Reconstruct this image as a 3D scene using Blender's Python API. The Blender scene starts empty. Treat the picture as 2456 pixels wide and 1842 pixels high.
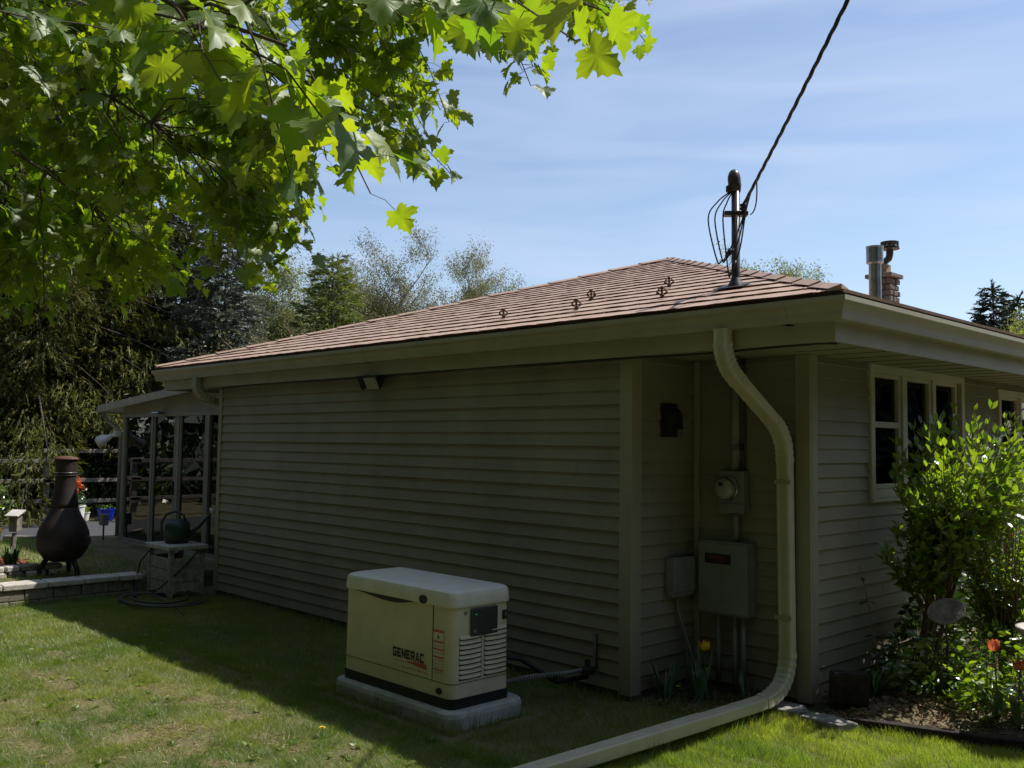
import bpy, math, random
import numpy as np
from mathutils import Vector, Matrix, Quaternion

random.seed(11)
rng = np.random.default_rng(11)
scene = bpy.context.scene
COL = scene.collection
PI = math.pi

# ------------------------------------------------------------------ camera
cam_d = bpy.data.cameras.new("camera")
cam = bpy.data.objects.new("camera", cam_d)
COL.objects.link(cam)
cam_d.sensor_width = 36.0
cam_d.lens = 33.19
cam_d.clip_start = 0.05
cam_d.clip_end = 2000.0
cam.matrix_world = Matrix(((0.69683585, 0.03669222, 0.71629148, 0.0),
                           (0.7171094, -0.05400567, -0.6948651, 0.0),
                           (0.01318766, 0.99786626, -0.06394542, 1.80),
                           (0, 0, 0, 1)))
scene.camera = cam

# ------------------------------------------------------------------ sky, sun, exposure
SUN = Vector((0.88, 1.654, 2.68)).normalized()
world = bpy.data.worlds.new("World")
scene.world = world
world.use_nodes = True
wn = world.node_tree
wn.nodes.clear()
_o = wn.nodes.new("ShaderNodeOutputWorld")
_b = wn.nodes.new("ShaderNodeBackground")
_s = wn.nodes.new("ShaderNodeTexSky")
_s.sky_type = 'NISHITA'
_s.sun_disc = False
_s.sun_elevation = math.asin(SUN.z)
_s.sun_rotation = math.atan2(SUN.x, SUN.y)
_s.air_density = 1.0
_s.dust_density = 0.7
_s.ozone_density = 2.0
_b.inputs['Strength'].default_value = 0.120
# thin cirrus over the whole sky
_tc = wn.nodes.new("ShaderNodeTexCoord")
_mp = wn.nodes.new("ShaderNodeMapping")
_mp.inputs['Rotation'].default_value = (0.15, -0.25, 0.5)
_mp.inputs['Scale'].default_value = (1.6, 2.4, 13.0)
_nz = wn.nodes.new("ShaderNodeTexNoise")
_nz.inputs['Scale'].default_value = 1.9
_nz.inputs['Detail'].default_value = 7.0
_nz.inputs['Roughness'].default_value = 0.45
_nz.inputs['Distortion'].default_value = 0.7
_rp = wn.nodes.new("ShaderNodeValToRGB")
_rp.color_ramp.elements[0].position = 0.36
_rp.color_ramp.elements[0].color = (0.10, 0.10, 0.10, 1)
_rp.color_ramp.elements[1].position = 0.82
_rp.color_ramp.elements[1].color = (0.46, 0.46, 0.46, 1)
_mx = wn.nodes.new("ShaderNodeMix")
_mx.data_type = 'RGBA'
_mx.inputs['B'].default_value = (5.0, 5.5, 6.9, 1)
wn.links.new(_tc.outputs['Generated'], _mp.inputs['Vector'])
wn.links.new(_mp.outputs['Vector'], _nz.inputs['Vector'])
wn.links.new(_nz.outputs['Fac'], _rp.inputs['Fac'])
wn.links.new(_rp.outputs['Color'], _mx.inputs['Factor'])
wn.links.new(_s.outputs['Color'], _mx.inputs['A'])
wn.links.new(_mx.outputs['Result'], _b.inputs['Color'])
wn.links.new(_b.outputs['Background'], _o.inputs['Surface'])

sun_d = bpy.data.lights.new("sun", 'SUN')
sun_d.energy = 5.0
sun_d.angle = math.radians(0.53)
sun_d.color = (1.0, 0.95, 0.87)
sun = bpy.data.objects.new("sun", sun_d)
COL.objects.link(sun)
sun.location = (10, 20, 30)
sun.rotation_euler = (-SUN).to_track_quat('-Z', 'Y').to_euler()

scene.view_settings.view_transform = 'Standard'
scene.view_settings.look = 'None'
scene.view_settings.exposure = 0.35
scene.view_settings.gamma = 1.0
scene.view_settings.use_curve_mapping = False
scene.render.engine = 'CYCLES'
scene.cycles.max_bounces = 7
scene.cycles.transparent_max_bounces = 12
scene.cycles.use_denoising = True

# ------------------------------------------------------------------ helpers
WL = {}          # object -> world location of its local origin


def link(o, parent=None, wl=(0, 0, 0)):
    COL.objects.link(o)
    WL[o.name] = np.array(wl, float)
    if parent is not None:
        o.parent = parent
    return o


def thing(name, label, cat, loc=(0, 0, 0), group=None):
    o = bpy.data.objects.new(name, None)
    o.empty_display_size = 0.1
    link(o, None, loc)
    o.location = loc
    return tag(o, label, cat, group)


def tag(o, label=None, cat=None, group=None, kind=None):
    if label:
        o["label"] = label
    if cat:
        o["category"] = cat
    if group:
        o["group"] = group
    if kind:
        o["kind"] = kind
    return o


class MB:
    """collects shapes in world coordinates; build() links them as one mesh object"""

    def __init__(self):
        self.v, self.f = [], []

    def add(self, vs, fs):
        n = len(self.v)
        self.v += [tuple(map(float, p)) for p in vs]
        self.f += [tuple(i + n for i in q) for q in fs]
        return self

    def box(self, x0, x1, y0, y1, z0, z1):
        self.add([(x0, y0, z0), (x1, y0, z0), (x1, y1, z0), (x0, y1, z0), (x0, y0, z1), (x1, y0, z1), (x1, y1, z1), (x0, y1, z1)],
                 [(3, 2, 1, 0), (4, 5, 6, 7), (0, 1, 5, 4), (1, 2, 6, 5), (2, 3, 7, 6), (3, 0, 4, 7)])
        return self

    def obox(self, c, ax, half):
        """box with centre c, axes ax (3 vectors), half sizes"""
        c = np.array(c, float)
        A = [np.array(a, float) * h for a, h in zip(ax, half)]
        vs = [c + A[0] * s[0] + A[1] * s[1] + A[2] * s[2] for s in
              ((-1, -1, -1), (1, -1, -1), (1, 1, -1), (-1, 1, -1), (-1, -1, 1), (1, -1, 1), (1, 1, 1), (-1, 1, 1))]
        return self.add(vs, [(3, 2, 1, 0), (4, 5, 6, 7), (0, 1, 5, 4), (1, 2, 6, 5), (2, 3, 7, 6), (3, 0, 4, 7)])

    def prism(self, poly, a, b):
        """poly: list of 3-D points, extruded by vector from a to b offsets"""
        n = len(poly)
        P = np.array(poly, float)
        vs = list(P + np.array(a)) + list(P + np.array(b))
        fs = [tuple(range(n - 1, -1, -1)), tuple(range(n, 2 * n))]
        fs += [(i, (i + 1) % n, n + (i + 1) % n, n + i) for i in range(n)]
        return self.add(vs, fs)

    def tube(self, pts, rad, n=8, cap=True):
        pts = [np.array(p, float) for p in pts]
        m = len(pts)
        if np.isscalar(rad):
            rad = [rad] * m
        rings = []
        up = None
        for i in range(m):
            d = pts[min(i + 1, m - 1)] - pts[max(i - 1, 0)]
            d = d / (np.linalg.norm(d) + 1e-9)
            if up is None:
                a = np.array([0, 0, 1.0]) if abs(d[2]) < .9 else np.array([1.0, 0, 0])
            else:
                a = up
            s = np.cross(d, a)
            s /= np.linalg.norm(s) + 1e-9
            t = np.cross(s, d)
            up = t
            rings.append([pts[i] + rad[i] * (s * math.cos(2 * PI * k / n) + t * math.sin(2 * PI * k / n)) for k in range(n)])
        vs = [p for r in rings for p in r]
        fs = [(i * n + k, i * n + (k + 1) % n, (i + 1) * n + (k + 1) % n, (i + 1) * n + k) for i in range(m - 1) for k in range(n)]
        if cap:
            fs += [tuple(range(n - 1, -1, -1)), tuple(range((m - 1) * n, m * n))]
        return self.add(vs, fs)

    def lathe(self, c, prof, n=20, axis=2):
        """prof: (radius, height) list about a vertical axis through c"""
        vs, fs = [], []
        for r, h in prof:
            for k in range(n):
                a = 2 * PI * k / n
                p = (r * math.cos(a), r * math.sin(a), h)
                if axis == 1:
                    p = (p[0], -h, p[1])
                if axis == 0:
                    p = (h, p[0], p[1])
                vs.append((c[0] + p[0], c[1] + p[1], c[2] + p[2]))
        m = len(prof)
        for i in range(m - 1):
            for k in range(n):
                fs.append((i * n + k, i * n + (k + 1) % n, (i + 1) * n + (k + 1) % n, (i + 1) * n + k))
        fs.append(tuple(range(n - 1, -1, -1)))
        fs.append(tuple(range((m - 1) * n, m * n)))
        return self.add(vs, fs)

    def sweep(self, prof, path, frames, closed=True, cap=True):
        """prof: (a,b) pairs, path points, frames: (A,B) vectors per point"""
        n, m = len(prof), len(path)
        vs = []
        for p, (A, B) in zip(path, frames):
            for a, b in prof:
                vs.append(np.array(p, float) + np.array(A, float) * a + np.array(B, float) * b)
        fs = []
        for i in range(m - 1):
            for k in range(n if closed else n - 1):
                fs.append((i * n + k, i * n + (k + 1) % n, (i + 1) * n + (k + 1) % n, (i + 1) * n + k))
        if cap and closed:
            fs += [tuple(range(n - 1, -1, -1)), tuple(range((m - 1) * n, m * n))]
        return self.add(vs, fs)

    def mesh(self, name, mat, off=(0, 0, 0), smooth=False):
        me = bpy.data.meshes.new(name)
        V = np.array(self.v, float) - np.array(off, float)
        me.from_pydata(V.tolist(), [], self.f)
        if mat is not None:
            me.materials.append(mat)
        if smooth:
            me.polygons.foreach_set('use_smooth', [True] * len(me.polygons))
        me.update()
        return me

    def build(self, name, mat, parent=None, smooth=False, bevel=0.0, seg=2, fix=True):
        wl = WL[parent.name] if parent is not None else np.zeros(3)
        me = self.mesh(name, mat, wl, smooth)
        if fix:
            recalc(me)
        o = bpy.data.objects.new(name, me)
        link(o, parent, wl)
        if bevel:
            bev(o, bevel, seg)
        return o


def recalc(me):
    import bmesh
    bm = bmesh.new()
    bm.from_mesh(me)
    bmesh.ops.recalc_face_normals(bm, faces=bm.faces)
    bm.to_mesh(me)
    bm.free()


def bev(o, w, seg=2):
    m = o.modifiers.new("bevel", 'BEVEL')
    m.width = w
    m.segments = seg
    m.limit_method = 'ANGLE'
    m.angle_limit = math.radians(35)
    m.harden_normals = False
    return o


def inst(name, me, parent, loc=(0, 0, 0), rot=None, scale=None):
    """object that shares mesh data; loc in world coordinates"""
    o = bpy.data.objects.new(name, me)
    link(o, parent, loc)
    base = WL[parent.name] if parent is not None else np.zeros(3)
    o.location = np.array(loc, float) - base
    if rot is not None:
        if isinstance(rot, Quaternion):
            o.rotation_euler = rot.to_euler()
        else:
            o.rotation_euler = rot
    if scale is not None:
        o.scale = scale if hasattr(scale, '__len__') else (scale,) * 3
    return o


def npmesh(name, V, F, mat, attr=None, smooth=False):
    """V (n,3), F (m,k) numpy arrays with k = 3 or 4"""
    me = bpy.data.meshes.new(name)
    V = np.ascontiguousarray(V, np.float32)
    F = np.ascontiguousarray(F, np.int32)
    m, k = F.shape
    me.vertices.add(len(V))
    me.vertices.foreach_set('co', V.ravel())
    me.loops.add(m * k)
    me.loops.foreach_set('vertex_index', F.ravel())
    me.polygons.add(m)
    me.polygons.foreach_set('loop_start', np.arange(0, m * k, k, dtype=np.int32))
    me.polygons.foreach_set('loop_total', np.full(m, k, np.int32))
    if smooth:
        me.polygons.foreach_set('use_smooth', np.ones(m, bool))
    me.update(calc_edges=True)
    if attr is not None:
        a = me.attributes.new('rnd', 'FLOAT', 'POINT')
        a.data.foreach_set('value', np.ascontiguousarray(attr, np.float32))
    me.materials.append(mat)
    return me


def npobj(name, V, F, mat, parent=None, attr=None, smooth=False):
    wl = WL[parent.name] if parent is not None else np.zeros(3)
    o = bpy.data.objects.new(name, npmesh(name, np.asarray(V) - wl, F, mat, attr, smooth))
    return link(o, parent, wl)


def scatter(tv, tf, pos, Rm, sc):
    """copies of a template (tv, tf) with positions (n,3), rotations (n,3,3), scales (n,) -> V, F"""
    tv = np.asarray(tv, float)
    tf = np.asarray(tf, int)
    n, k = len(pos), len(tv)
    V = np.einsum('nij,kj->nki', Rm, tv) * np.asarray(sc).reshape(n, 1, -1) + np.asarray(pos)[:, None, :]
    F = tf[None] + (np.arange(n) * k)[:, None, None]
    return V.reshape(-1, 3), F.reshape(-1, tf.shape[1])


def frames(Y, roll):
    """rotation matrices whose y axis is Y (n,3), rolled about it"""
    Y = Y / (np.linalg.norm(Y, axis=1, keepdims=True) + 1e-9)
    ref = np.tile(np.array([0, 0, 1.0]), (len(Y), 1))
    ref[np.abs(Y[:, 2]) > .97] = (1, 0, 0)
    X = np.cross(Y, ref)
    X /= np.linalg.norm(X, axis=1, keepdims=True) + 1e-9
    Z = np.cross(X, Y)
    c, s = np.cos(roll)[:, None], np.sin(roll)[:, None]
    X2, Z2 = X * c + Z * s, Z * c - X * s
    return np.stack([X2, Y, Z2], axis=2)


# ---- value noise for terrain and planting
_NG = np.random.default_rng(5).random((64, 64))


def vnoise(x, y, s=1.0):
    x, y = np.asarray(x, float) * s, np.asarray(y, float) * s
    i, j = np.floor(x).astype(int), np.floor(y).astype(int)
    u, v = x - i, y - j
    u, v = u * u * (3 - 2 * u), v * v * (3 - 2 * v)
    g = lambda a, b: _NG[a % 64, b % 64]
    return (g(i, j) * (1 - u) + g(i + 1, j) * u) * (1 - v) + (g(i, j + 1) * (1 - u) + g(i + 1, j + 1) * u) * v


# ------------------------------------------------------------------ materials
def mat(name, col, rough=0.6, var=0.12, vs=6.0, col2=None, bump=0.0, bs=80.0, metal=0.0, spec=0.4, streak=0.0, coat=0.0):
    m = bpy.data.materials.new(name)
    m.use_nodes = True
    nt = m.node_tree
    p = nt.nodes['Principled BSDF']
    p.inputs['Roughness'].default_value = rough
    p.inputs['Metallic'].default_value = metal
    p.inputs['Specular IOR Level'].default_value = spec
    if coat:
        p.inputs['Coat Weight'].default_value = coat
        p.inputs['Coat Roughness'].default_value = 0.15
    geo = nt.nodes.new('ShaderNodeNewGeometry')
    n1 = nt.nodes.new('ShaderNodeTexNoise')
    n1.inputs['Scale'].default_value = vs
    n1.inputs['Detail'].default_value = 6
    n1.inputs['Roughness'].default_value = 0.6
    src = geo.outputs['Position']
    if streak:
        mp = nt.nodes.new('ShaderNodeMapping')
        mp.inputs['Scale'].default_value = (1, 1, streak)
        nt.links.new(src, mp.inputs['Vector'])
        src = mp.outputs['Vector']
    nt.links.new(src, n1.inputs['Vector'])
    mx = nt.nodes.new('ShaderNodeMix')
    mx.data_type = 'RGBA'
    c = np.array(col)
    c2 = np.array(col2) if col2 is not None else c * (1 - 2.2 * var)
    c1 = c if col2 is not None else np.minimum(c * (1 + var), 0.95)
    mx.inputs['A'].default_value = (*c2.clip(0, 1), 1)
    mx.inputs['B'].default_value = (*c1, 1)
    rp = nt.nodes.new('ShaderNodeMapRange')
    rp.inputs['From Min'].default_value = 0.32
    rp.inputs['From Max'].default_value = 0.66
    nt.links.new(n1.outputs['Fac'], rp.inputs['Value'])
    nt.links.new(rp.outputs['Result'], mx.inputs['Factor'])
    nt.links.new(mx.outputs['Result'], p.inputs['Base Color'])
    if bump:
        n2 = nt.nodes.new('ShaderNodeTexNoise')
        n2.inputs['Scale'].default_value = bs
        n2.inputs['Detail'].default_value = 5
        nt.links.new(geo.outputs['Position'], n2.inputs['Vector'])
        b = nt.nodes.new('ShaderNodeBump')
        b.inputs['Strength'].default_value = bump
        b.inputs['Distance'].default_value = 0.01
        nt.links.new(n2.outputs['Fac'], b.inputs['Height'])
        nt.links.new(b.outputs['Normal'], p.inputs['Normal'])
    return m


def leafmat(name, c1, c2, trans=0.5, tcol=None, gloss=0.08, rough=0.4, obj_random=False):
    """leaf: diffuse + translucent + a little gloss, colour varied leaf by leaf"""
    m = bpy.data.materials.new(name)
    m.use_nodes = True
    nt = m.node_tree
    nt.nodes.clear()
    N = nt.nodes.new
    out = N('ShaderNodeOutputMaterial')
    if obj_random:
        r = N('ShaderNodeObjectInfo').outputs['Random']
    else:
        at = N('ShaderNodeAttribute')
        at.attribute_name = 'rnd'
        r = at.outputs['Fac']
    mx = N('ShaderNodeMix')
    mx.data_type = 'RGBA'
    mx.inputs['A'].default_value = (*c1, 1)
    mx.inputs['B'].default_value = (*c2, 1)
    nt.links.new(r, mx.inputs['Factor'])
    d = N('ShaderNodeBsdfDiffuse')
    nt.links.new(mx.outputs['Result'], d.inputs['Color'])
    t = N('ShaderNodeBsdfTranslucent')
    mt = N('ShaderNodeMix')
    mt.data_type = 'RGBA'
    mt.blend_type = 'MULTIPLY'
    mt.inputs['Factor'].default_value = 1.0
    nt.links.new(mx.outputs['Result'], mt.inputs['A'])
    tc = tcol or (2.6, 2.4, 1.0)
    mt.inputs['B'].default_value = (*tc, 1)
    nt.links.new(mt.outputs['Result'], t.inputs['Color'])
    ms = N('ShaderNodeMixShader')
    ms.inputs['Fac'].default_value = trans
    nt.links.new(d.outputs['BSDF'], ms.inputs[1])
    nt.links.new(t.outputs['BSDF'], ms.inputs[2])
    g = N('ShaderNodeBsdfGlossy')
    g.inputs['Roughness'].default_value = rough
    g.inputs['Color'].default_value = (0.9, 0.95, 0.9, 1)
    m2 = N('ShaderNodeMixShader')
    m2.inputs['Fac'].default_value = gloss
    nt.links.new(ms.outputs['Shader'], m2.inputs[1])
    nt.links.new(g.outputs['BSDF'], m2.inputs[2])
    nt.links.new(m2.outputs['Shader'], out.inputs['Surface'])
    return m


def glassmat(name, tint=(0.75, 0.8, 0.78), ior=1.5):
    m = bpy.data.materials.new(name)
    m.use_nodes = True
    nt = m.node_tree
    nt.nodes.clear()
    N = nt.nodes.new
    out = N('ShaderNodeOutputMaterial')
    fr = N('ShaderNodeFresnel')
    fr.inputs['IOR'].default_value = ior
    t = N('ShaderNodeBsdfTransparent')
    t.inputs['Color'].default_value = (*tint, 1)
    g = N('ShaderNodeBsdfGlossy')
    g.inputs['Roughness'].default_value = 0.01
    ms = N('ShaderNodeMixShader')
    nt.links.new(fr.outputs['Fac'], ms.inputs['Fac'])
    nt.links.new(t.outputs['BSDF'], ms.inputs[1])
    nt.links.new(g.outputs['BSDF'], ms.inputs[2])
    nt.links.new(ms.outputs['Shader'], out.inputs['Surface'])
    return m


SIDING = mat('vinyl_siding', (0.238, 0.226, 0.166), 0.55, 0.09, 1.7, bump=0.15, bs=35, streak=0.6)
TRIM = mat('beige_trim', (0.27, 0.26, 0.19), 0.5, 0.05, 2.5)
GUTTER = mat('beige_gutter_paint', (0.31, 0.30, 0.225), 0.42, 0.06, 3.0)
SPOUT = mat('cream_downspout_paint', (0.47, 0.45, 0.33), 0.42, 0.06, 4.0)
SOFFIT = mat('beige_soffit', (0.28, 0.265, 0.20), 0.6, 0.05, 3)
SHINGLE = mat('brown_metal_shingle', (0.44, 0.305, 0.228), 0.55, 0.0, 5.0, col2=(0.33, 0.22, 0.165), bump=0.2, bs=140, spec=0.35)
ROOFDARK = mat('dark_roof_deck', (0.06, 0.04, 0.034), 0.8)
DRIP = mat('rust_brown_drip_edge', (0.17, 0.06, 0.035), 0.5, 0.2, 12)
WINTRIM = mat('cream_window_trim', (0.50, 0.49, 0.40), 0.5, 0.05, 4)
GLASS = glassmat('window_glass', (0.42, 0.45, 0.44), 1.6)
SUNGLASS = glassmat('sunroom_glass', (0.80, 0.84, 0.82), 1.75)
BLACK = mat('black_plastic', (0.016, 0.016, 0.018), 0.5, 0.15)
CABLE = mat('black_cable_rubber', (0.014, 0.015, 0.02), 0.55, 0.1)
MASTM = mat('dark_bronze_steel', (0.062, 0.056, 0.05), 0.38, 0.2, 14, metal=0.35)
RUST = mat('rusty_iron', (0.10, 0.045, 0.02), 0.75, 0.3, 60, bump=0.4)
GALV = mat('galvanised_steel', (0.30, 0.31, 0.30), 0.28, 0.12, 10, metal=0.9)
GREYPAINT = mat('grey_enamel', (0.18, 0.19, 0.175), 0.5, 0.08, 8)
STONE = mat('brown_field_stone', (0.165, 0.14, 0.118), 0.85, 0.25, 14, bump=0.6, bs=40)
MORTAR = mat('dark_mortar', (0.13, 0.11, 0.09), 0.9, 0.2, 30)
CONCRETE = mat('pale_concrete', (0.42, 0.42, 0.40), 0.85, 0.14, 9, bump=0.4, bs=90)
CAPSTONE = mat('pale_cap_stone', (0.46, 0.43, 0.38), 0.85, 0.14, 12, bump=0.5, bs=60)
BLOCKM = mat('dark_wall_block', (0.20, 0.175, 0.15), 0.9, 0.2, 16, bump=0.5, bs=60)
WOODGREY = mat('weathered_grey_wood', (0.20, 0.18, 0.155), 0.85, 0.25, 14, bump=0.4, bs=50)
BARK = mat('grey_brown_bark', (0.10, 0.08, 0.06), 0.9, 0.3, 12, bump=0.7, bs=30)
PALEBARK = mat('pale_birch_bark', (0.30, 0.27, 0.22), 0.8, 0.2, 8)
STEMBARK = mat('tan_shrub_bark', (0.21, 0.15, 0.095), 0.85, 0.25, 25)
SOIL = None


def add_splash(m, col, z1, amount):
    """soil splashed up on the lowest boards: a noisy stain that thins out with height"""
    nt = m.node_tree
    p = nt.nodes['Principled BSDF']
    src = p.inputs['Base Color'].links[0].from_socket
    geo = nt.nodes.new('ShaderNodeNewGeometry')
    sep = nt.nodes.new('ShaderNodeSeparateXYZ')
    nt.links.new(geo.outputs['Position'], sep.inputs['Vector'])
    mr = nt.nodes.new('ShaderNodeMapRange')
    mr.inputs['From Min'].default_value = z1
    mr.inputs['From Max'].default_value = 0.05
    nt.links.new(sep.outputs['Z'], mr.inputs['Value'])
    nz = nt.nodes.new('ShaderNodeTexNoise')
    nz.inputs['Scale'].default_value = 5.0
    nz.inputs['Detail'].default_value = 8.0
    nz.inputs['Roughness'].default_value = 0.7
    nt.links.new(geo.outputs['Position'], nz.inputs['Vector'])
    mu = nt.nodes.new('ShaderNodeMath')
    mu.operation = 'MULTIPLY'
    nt.links.new(mr.outputs['Result'], mu.inputs[0])
    nt.links.new(nz.outputs['Fac'], mu.inputs[1])
    m2 = nt.nodes.new('ShaderNodeMath')
    m2.operation = 'MULTIPLY'
    m2.use_clamp = True
    m2.inputs[1].default_value = amount
    nt.links.new(mu.outputs['Value'], m2.inputs[0])
    mx = nt.nodes.new('ShaderNodeMix')
    mx.data_type = 'RGBA'
    nt.links.new(m2.outputs['Value'], mx.inputs['Factor'])
    nt.links.new(src, mx.inputs['A'])
    mx.inputs['B'].default_value = (*col, 1)
    nt.links.new(mx.outputs['Result'], p.inputs['Base Color'])


add_splash(SIDING, (0.16, 0.115, 0.07), 0.75, 1.1)
add_splash(TRIM, (0.16, 0.115, 0.07), 0.6, 1.0)


# ------------------------------------------------------------------ terrain
YL, XA, XB, YR, XE, XW, YB = 5.314, -4.249, -10.40, 6.10, -3.304, -11.10, 18.0
S0, EX = 0.07, 0.1016          # bottom of the siding, course exposure


def smooth(a, b, x):
    t = np.clip((np.asarray(x, float) - a) / (b - a), 0, 1)
    return t * t * (3 - 2 * t)


def bed_edge(x):
    x = np.asarray(x, float)
    return np.where(x < -2.9, 5.95, 5.95 + 0.38 * (x + 2.9))


def gz(x, y):
    x, y = np.asarray(x, float), np.asarray(y, float)
    z = 0.028 * (vnoise(x, y, 0.55) - 0.5) + 0.016 * (vnoise(x + 9, y + 3, 2.3) - 0.5)
    near = smooth(40, 10, np.hypot(x, y))
    z = z * near
    terr = 0.19 * smooth(-11.17, -11.25, x) * smooth(-6, -3, y)
    terr = terr - 0.27 * smooth(-15.9, -18.6, x)
    z = z + terr
    bed = smooth(0.0, 0.35, y - bed_edge(x)) * smooth(-3.6, -3.25, x)
    z = z + 0.10 * bed
    return z


def axis_pts(lo, hi, step):
    a = np.arange(lo, hi + 1e-6, step)
    l = lo - np.array([.5, 1.2, 2.5, 5, 9, 16, 28, 50, 90, 180, 400])[::-1]
    h = hi + np.array([.5, 1.2, 2.5, 5, 9, 16, 28, 50, 90, 180, 400])
    return np.concatenate([l, a, h])


gx = np.unique(np.concatenate([axis_pts(-20, 1.0, 0.25), np.arange(-11.3, -11.1, .03)]))
gy = axis_pts(-1.0, 12, 0.25)
GX, GY = np.meshgrid(gx, gy, indexing='ij')
GZ = gz(GX, GY)
nx, ny = GX.shape
idx = np.arange(nx * ny).reshape(nx, ny)
F = np.stack([idx[:-1, :-1], idx[1:, :-1], idx[1:, 1:], idx[:-1, 1:]], -1).reshape(-1, 4)

SOIL = mat('thin_lawn_soil', (0.17, 0.135, 0.075), 0.95, 0.0, 3.0, col2=(0.06, 0.072, 0.024), bump=0.8, bs=45)
ground = npobj('ground', np.stack([GX, GY, GZ], -1).reshape(-1, 3), F, SOIL, smooth=True)
tag(ground, kind='structure')

ASPH = mat('asphalt', (0.055, 0.056, 0.06), 0.85, 0.15, 20, bump=0.4, bs=150)
dy = np.linspace(-14, 30, 45)
dx = np.linspace(-22.1, -18.75, 8)
DX, DY = np.meshgrid(dx, dy, indexing='ij')
i2 = np.arange(DX.size).reshape(DX.shape)
F = np.stack([i2[:-1, :-1], i2[1:, :-1], i2[1:, 1:], i2[:-1, 1:]], -1).reshape(-1, 4)
drv = npobj('driveway', np.stack([DX, DY, gz(DX, DY) + 0.012], -1).reshape(-1, 3), F, ASPH)
tag(drv, kind='structure')

# ------------------------------------------------------------------ house
house = thing('house', 'low beige siding house with brown hip roof', 'house', (XE, YR, 0.0))


def lap_wall(o, length, axis, z_top=2.46, gaps=None):
    """lap boards, each its own piece, along +axis ('x' or 'y'); shared mesh"""
    cache = {}
    k = 0
    z = S0
    while z < z_top - 0.005:
        h = min(EX + 0.006, z_top - z)
        if length > 5:                      # two or three lengths of board per course, joints staggered
            q0 = 0.55 + (k * 0.37 % 1.0) * 2.6
            spans = [(0.0, q0 - .0012), (q0 + .0012, min(q0 + 3.66, length))]
            if q0 + 3.66 < length:
                spans.append((q0 + 3.6624, length))
        else:
            spans = [(0.0, length)]
        if gaps:
            for (a, b, z0, z1) in gaps:
                if z + h > z0 + 0.02 and z < z1 - 0.02:
                    new = []
                    for (p, q) in spans:
                        if b <= p or a >= q:
                            new.append((p, q))
                        else:
                            if a - p > 0.02:
                                new.append((p, a))
                            if q - b > 0.02:
                                new.append((b, q))
                    spans = new
        for (p, q) in spans:
            key = (round(p, 3), round(q, 3), round(h, 4))
            if key not in cache:
                prof = [(0.0, 0.0), (0.0205, 0.0), (0.022, 0.004), (0.0195, 0.012), (0.003, h), (0.0, h)]
                b = MB()
                if axis == 'x':       # faces -Y
                    b.prism([(0, -u, v) for u, v in prof], (p, 0, 0), (q, 0, 0))
                else:                 # faces +X
                    b.prism([(u, 0, v) for u, v in prof], (0, p, 0), (0, q, 0))
                me = b.mesh('siding_plank', SIDING)
                recalc(me)
                cache[key] = me
            jit = (k * 37 % 11 - 5) * 0.0006
            inst('siding_plank', cache[key], o[0], (o[1][0] + (jit if axis == 'y' else 0), o[1][1] + (jit if axis == 'x' else 0), z))
        z += EX
        k += 1


T = 0.12
w1 = MB().box(XB, XA, YL, YL + T, -0.2, 2.46).build('wall', MORTAR, house)
lap_wall((w1, (XB, YL - 0.001, 0)), XA - XB, 'x')
w2 = MB().box(XA - T, XA, YL + T + .001, YR, -0.2, 2.46).build('wall', MORTAR, house)
lap_wall((w2, (XA + 0.001, YL, 0)), YR - YL, 'y')
w3 = MB().box(XA - T, XE, YR, YR + T, -0.2, 2.46).build('wall', MORTAR, house)
lap_wall((w3, (XA, YR - 0.001, 0)), XE - XA, 'x')
# end wall with window openings (y from, y to, z from, z to)
WIN = [(7.06, 8.84, 1.47, 2.42), (9.80, 10.95, 1.40, 2.36)]
b = MB()
ys = [YR + T] + [v for w in WIN for v in w[:2]] + [YB]
for a, c in zip(ys[0::2], ys[1::2]):
    b.box(XE - T, XE, a, c, -0.2, 2.46)
for (a, c, z0, z1) in WIN:
    b.box(XE - T, XE, a, c, -0.2, z0)
    b.box(XE - T, XE, a, c, z1, 2.46)
w4 = b.build('wall', MORTAR, house)
lap_wall((w4, (XE + 0.001, YR, 0)), YB - YR, 'y', gaps=[(a - YR - .03, c - YR + .03, z0 - .03, z1 + .02) for a, c, z0, z1 in WIN])
MB().box(XW, XW + T, YR, YB, -0.2, 2.46).box(XW + T + .001, XE - T - .001, YB - T, YB, -0.2, 2.46).box(XW + T + .001, XB, YR, YR + T, -.2, 2.46) \
    .box(XB, XB + T, YL + T + .001, YR + T, -.2, 2.46).box(XW + T + .01, XE - T - .01, YR + T + .01, YB - T - .01, 0.25, 0.3).build('back_wall', SIDING, house)
# inside partition seen as darkness behind the glass
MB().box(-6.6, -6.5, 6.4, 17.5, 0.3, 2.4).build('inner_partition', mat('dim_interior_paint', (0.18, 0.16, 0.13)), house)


def corner_post(x, y, sx, sy, z0=0.05, z1=2.46, w=0.085):
    """outside corner trim made of two boards"""
    b = MB()
    x0, x1 = (x - w * sx, x + 0.027 * sx)
    b.box(min(x0, x1), max(x0, x1), min(y, y + 0.027 * sy), max(y, y + .027 * sy), z0, z1)
    y0, y1 = (y + 0.0015 * sy, y - w * sy)
    b.box(min(x, x + .0285 * sx), max(x, x + .0285 * sx), min(y0, y1), max(y0, y1), z0, z1)
    return b.build('corner_post', TRIM, house, bevel=0.004)


corner_post(XA, YL, 1, -1)
corner_post(XE, YR, 1, -1)
corner_post(XB, YL, -1, -1, w=0.05)
MB().box(XA + .0195, XA + 0.062, YR - 0.05, YR - 0.0185, 0.1, 2.455).build('corner_strip', TRIM, house, bevel=0.004)

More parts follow.
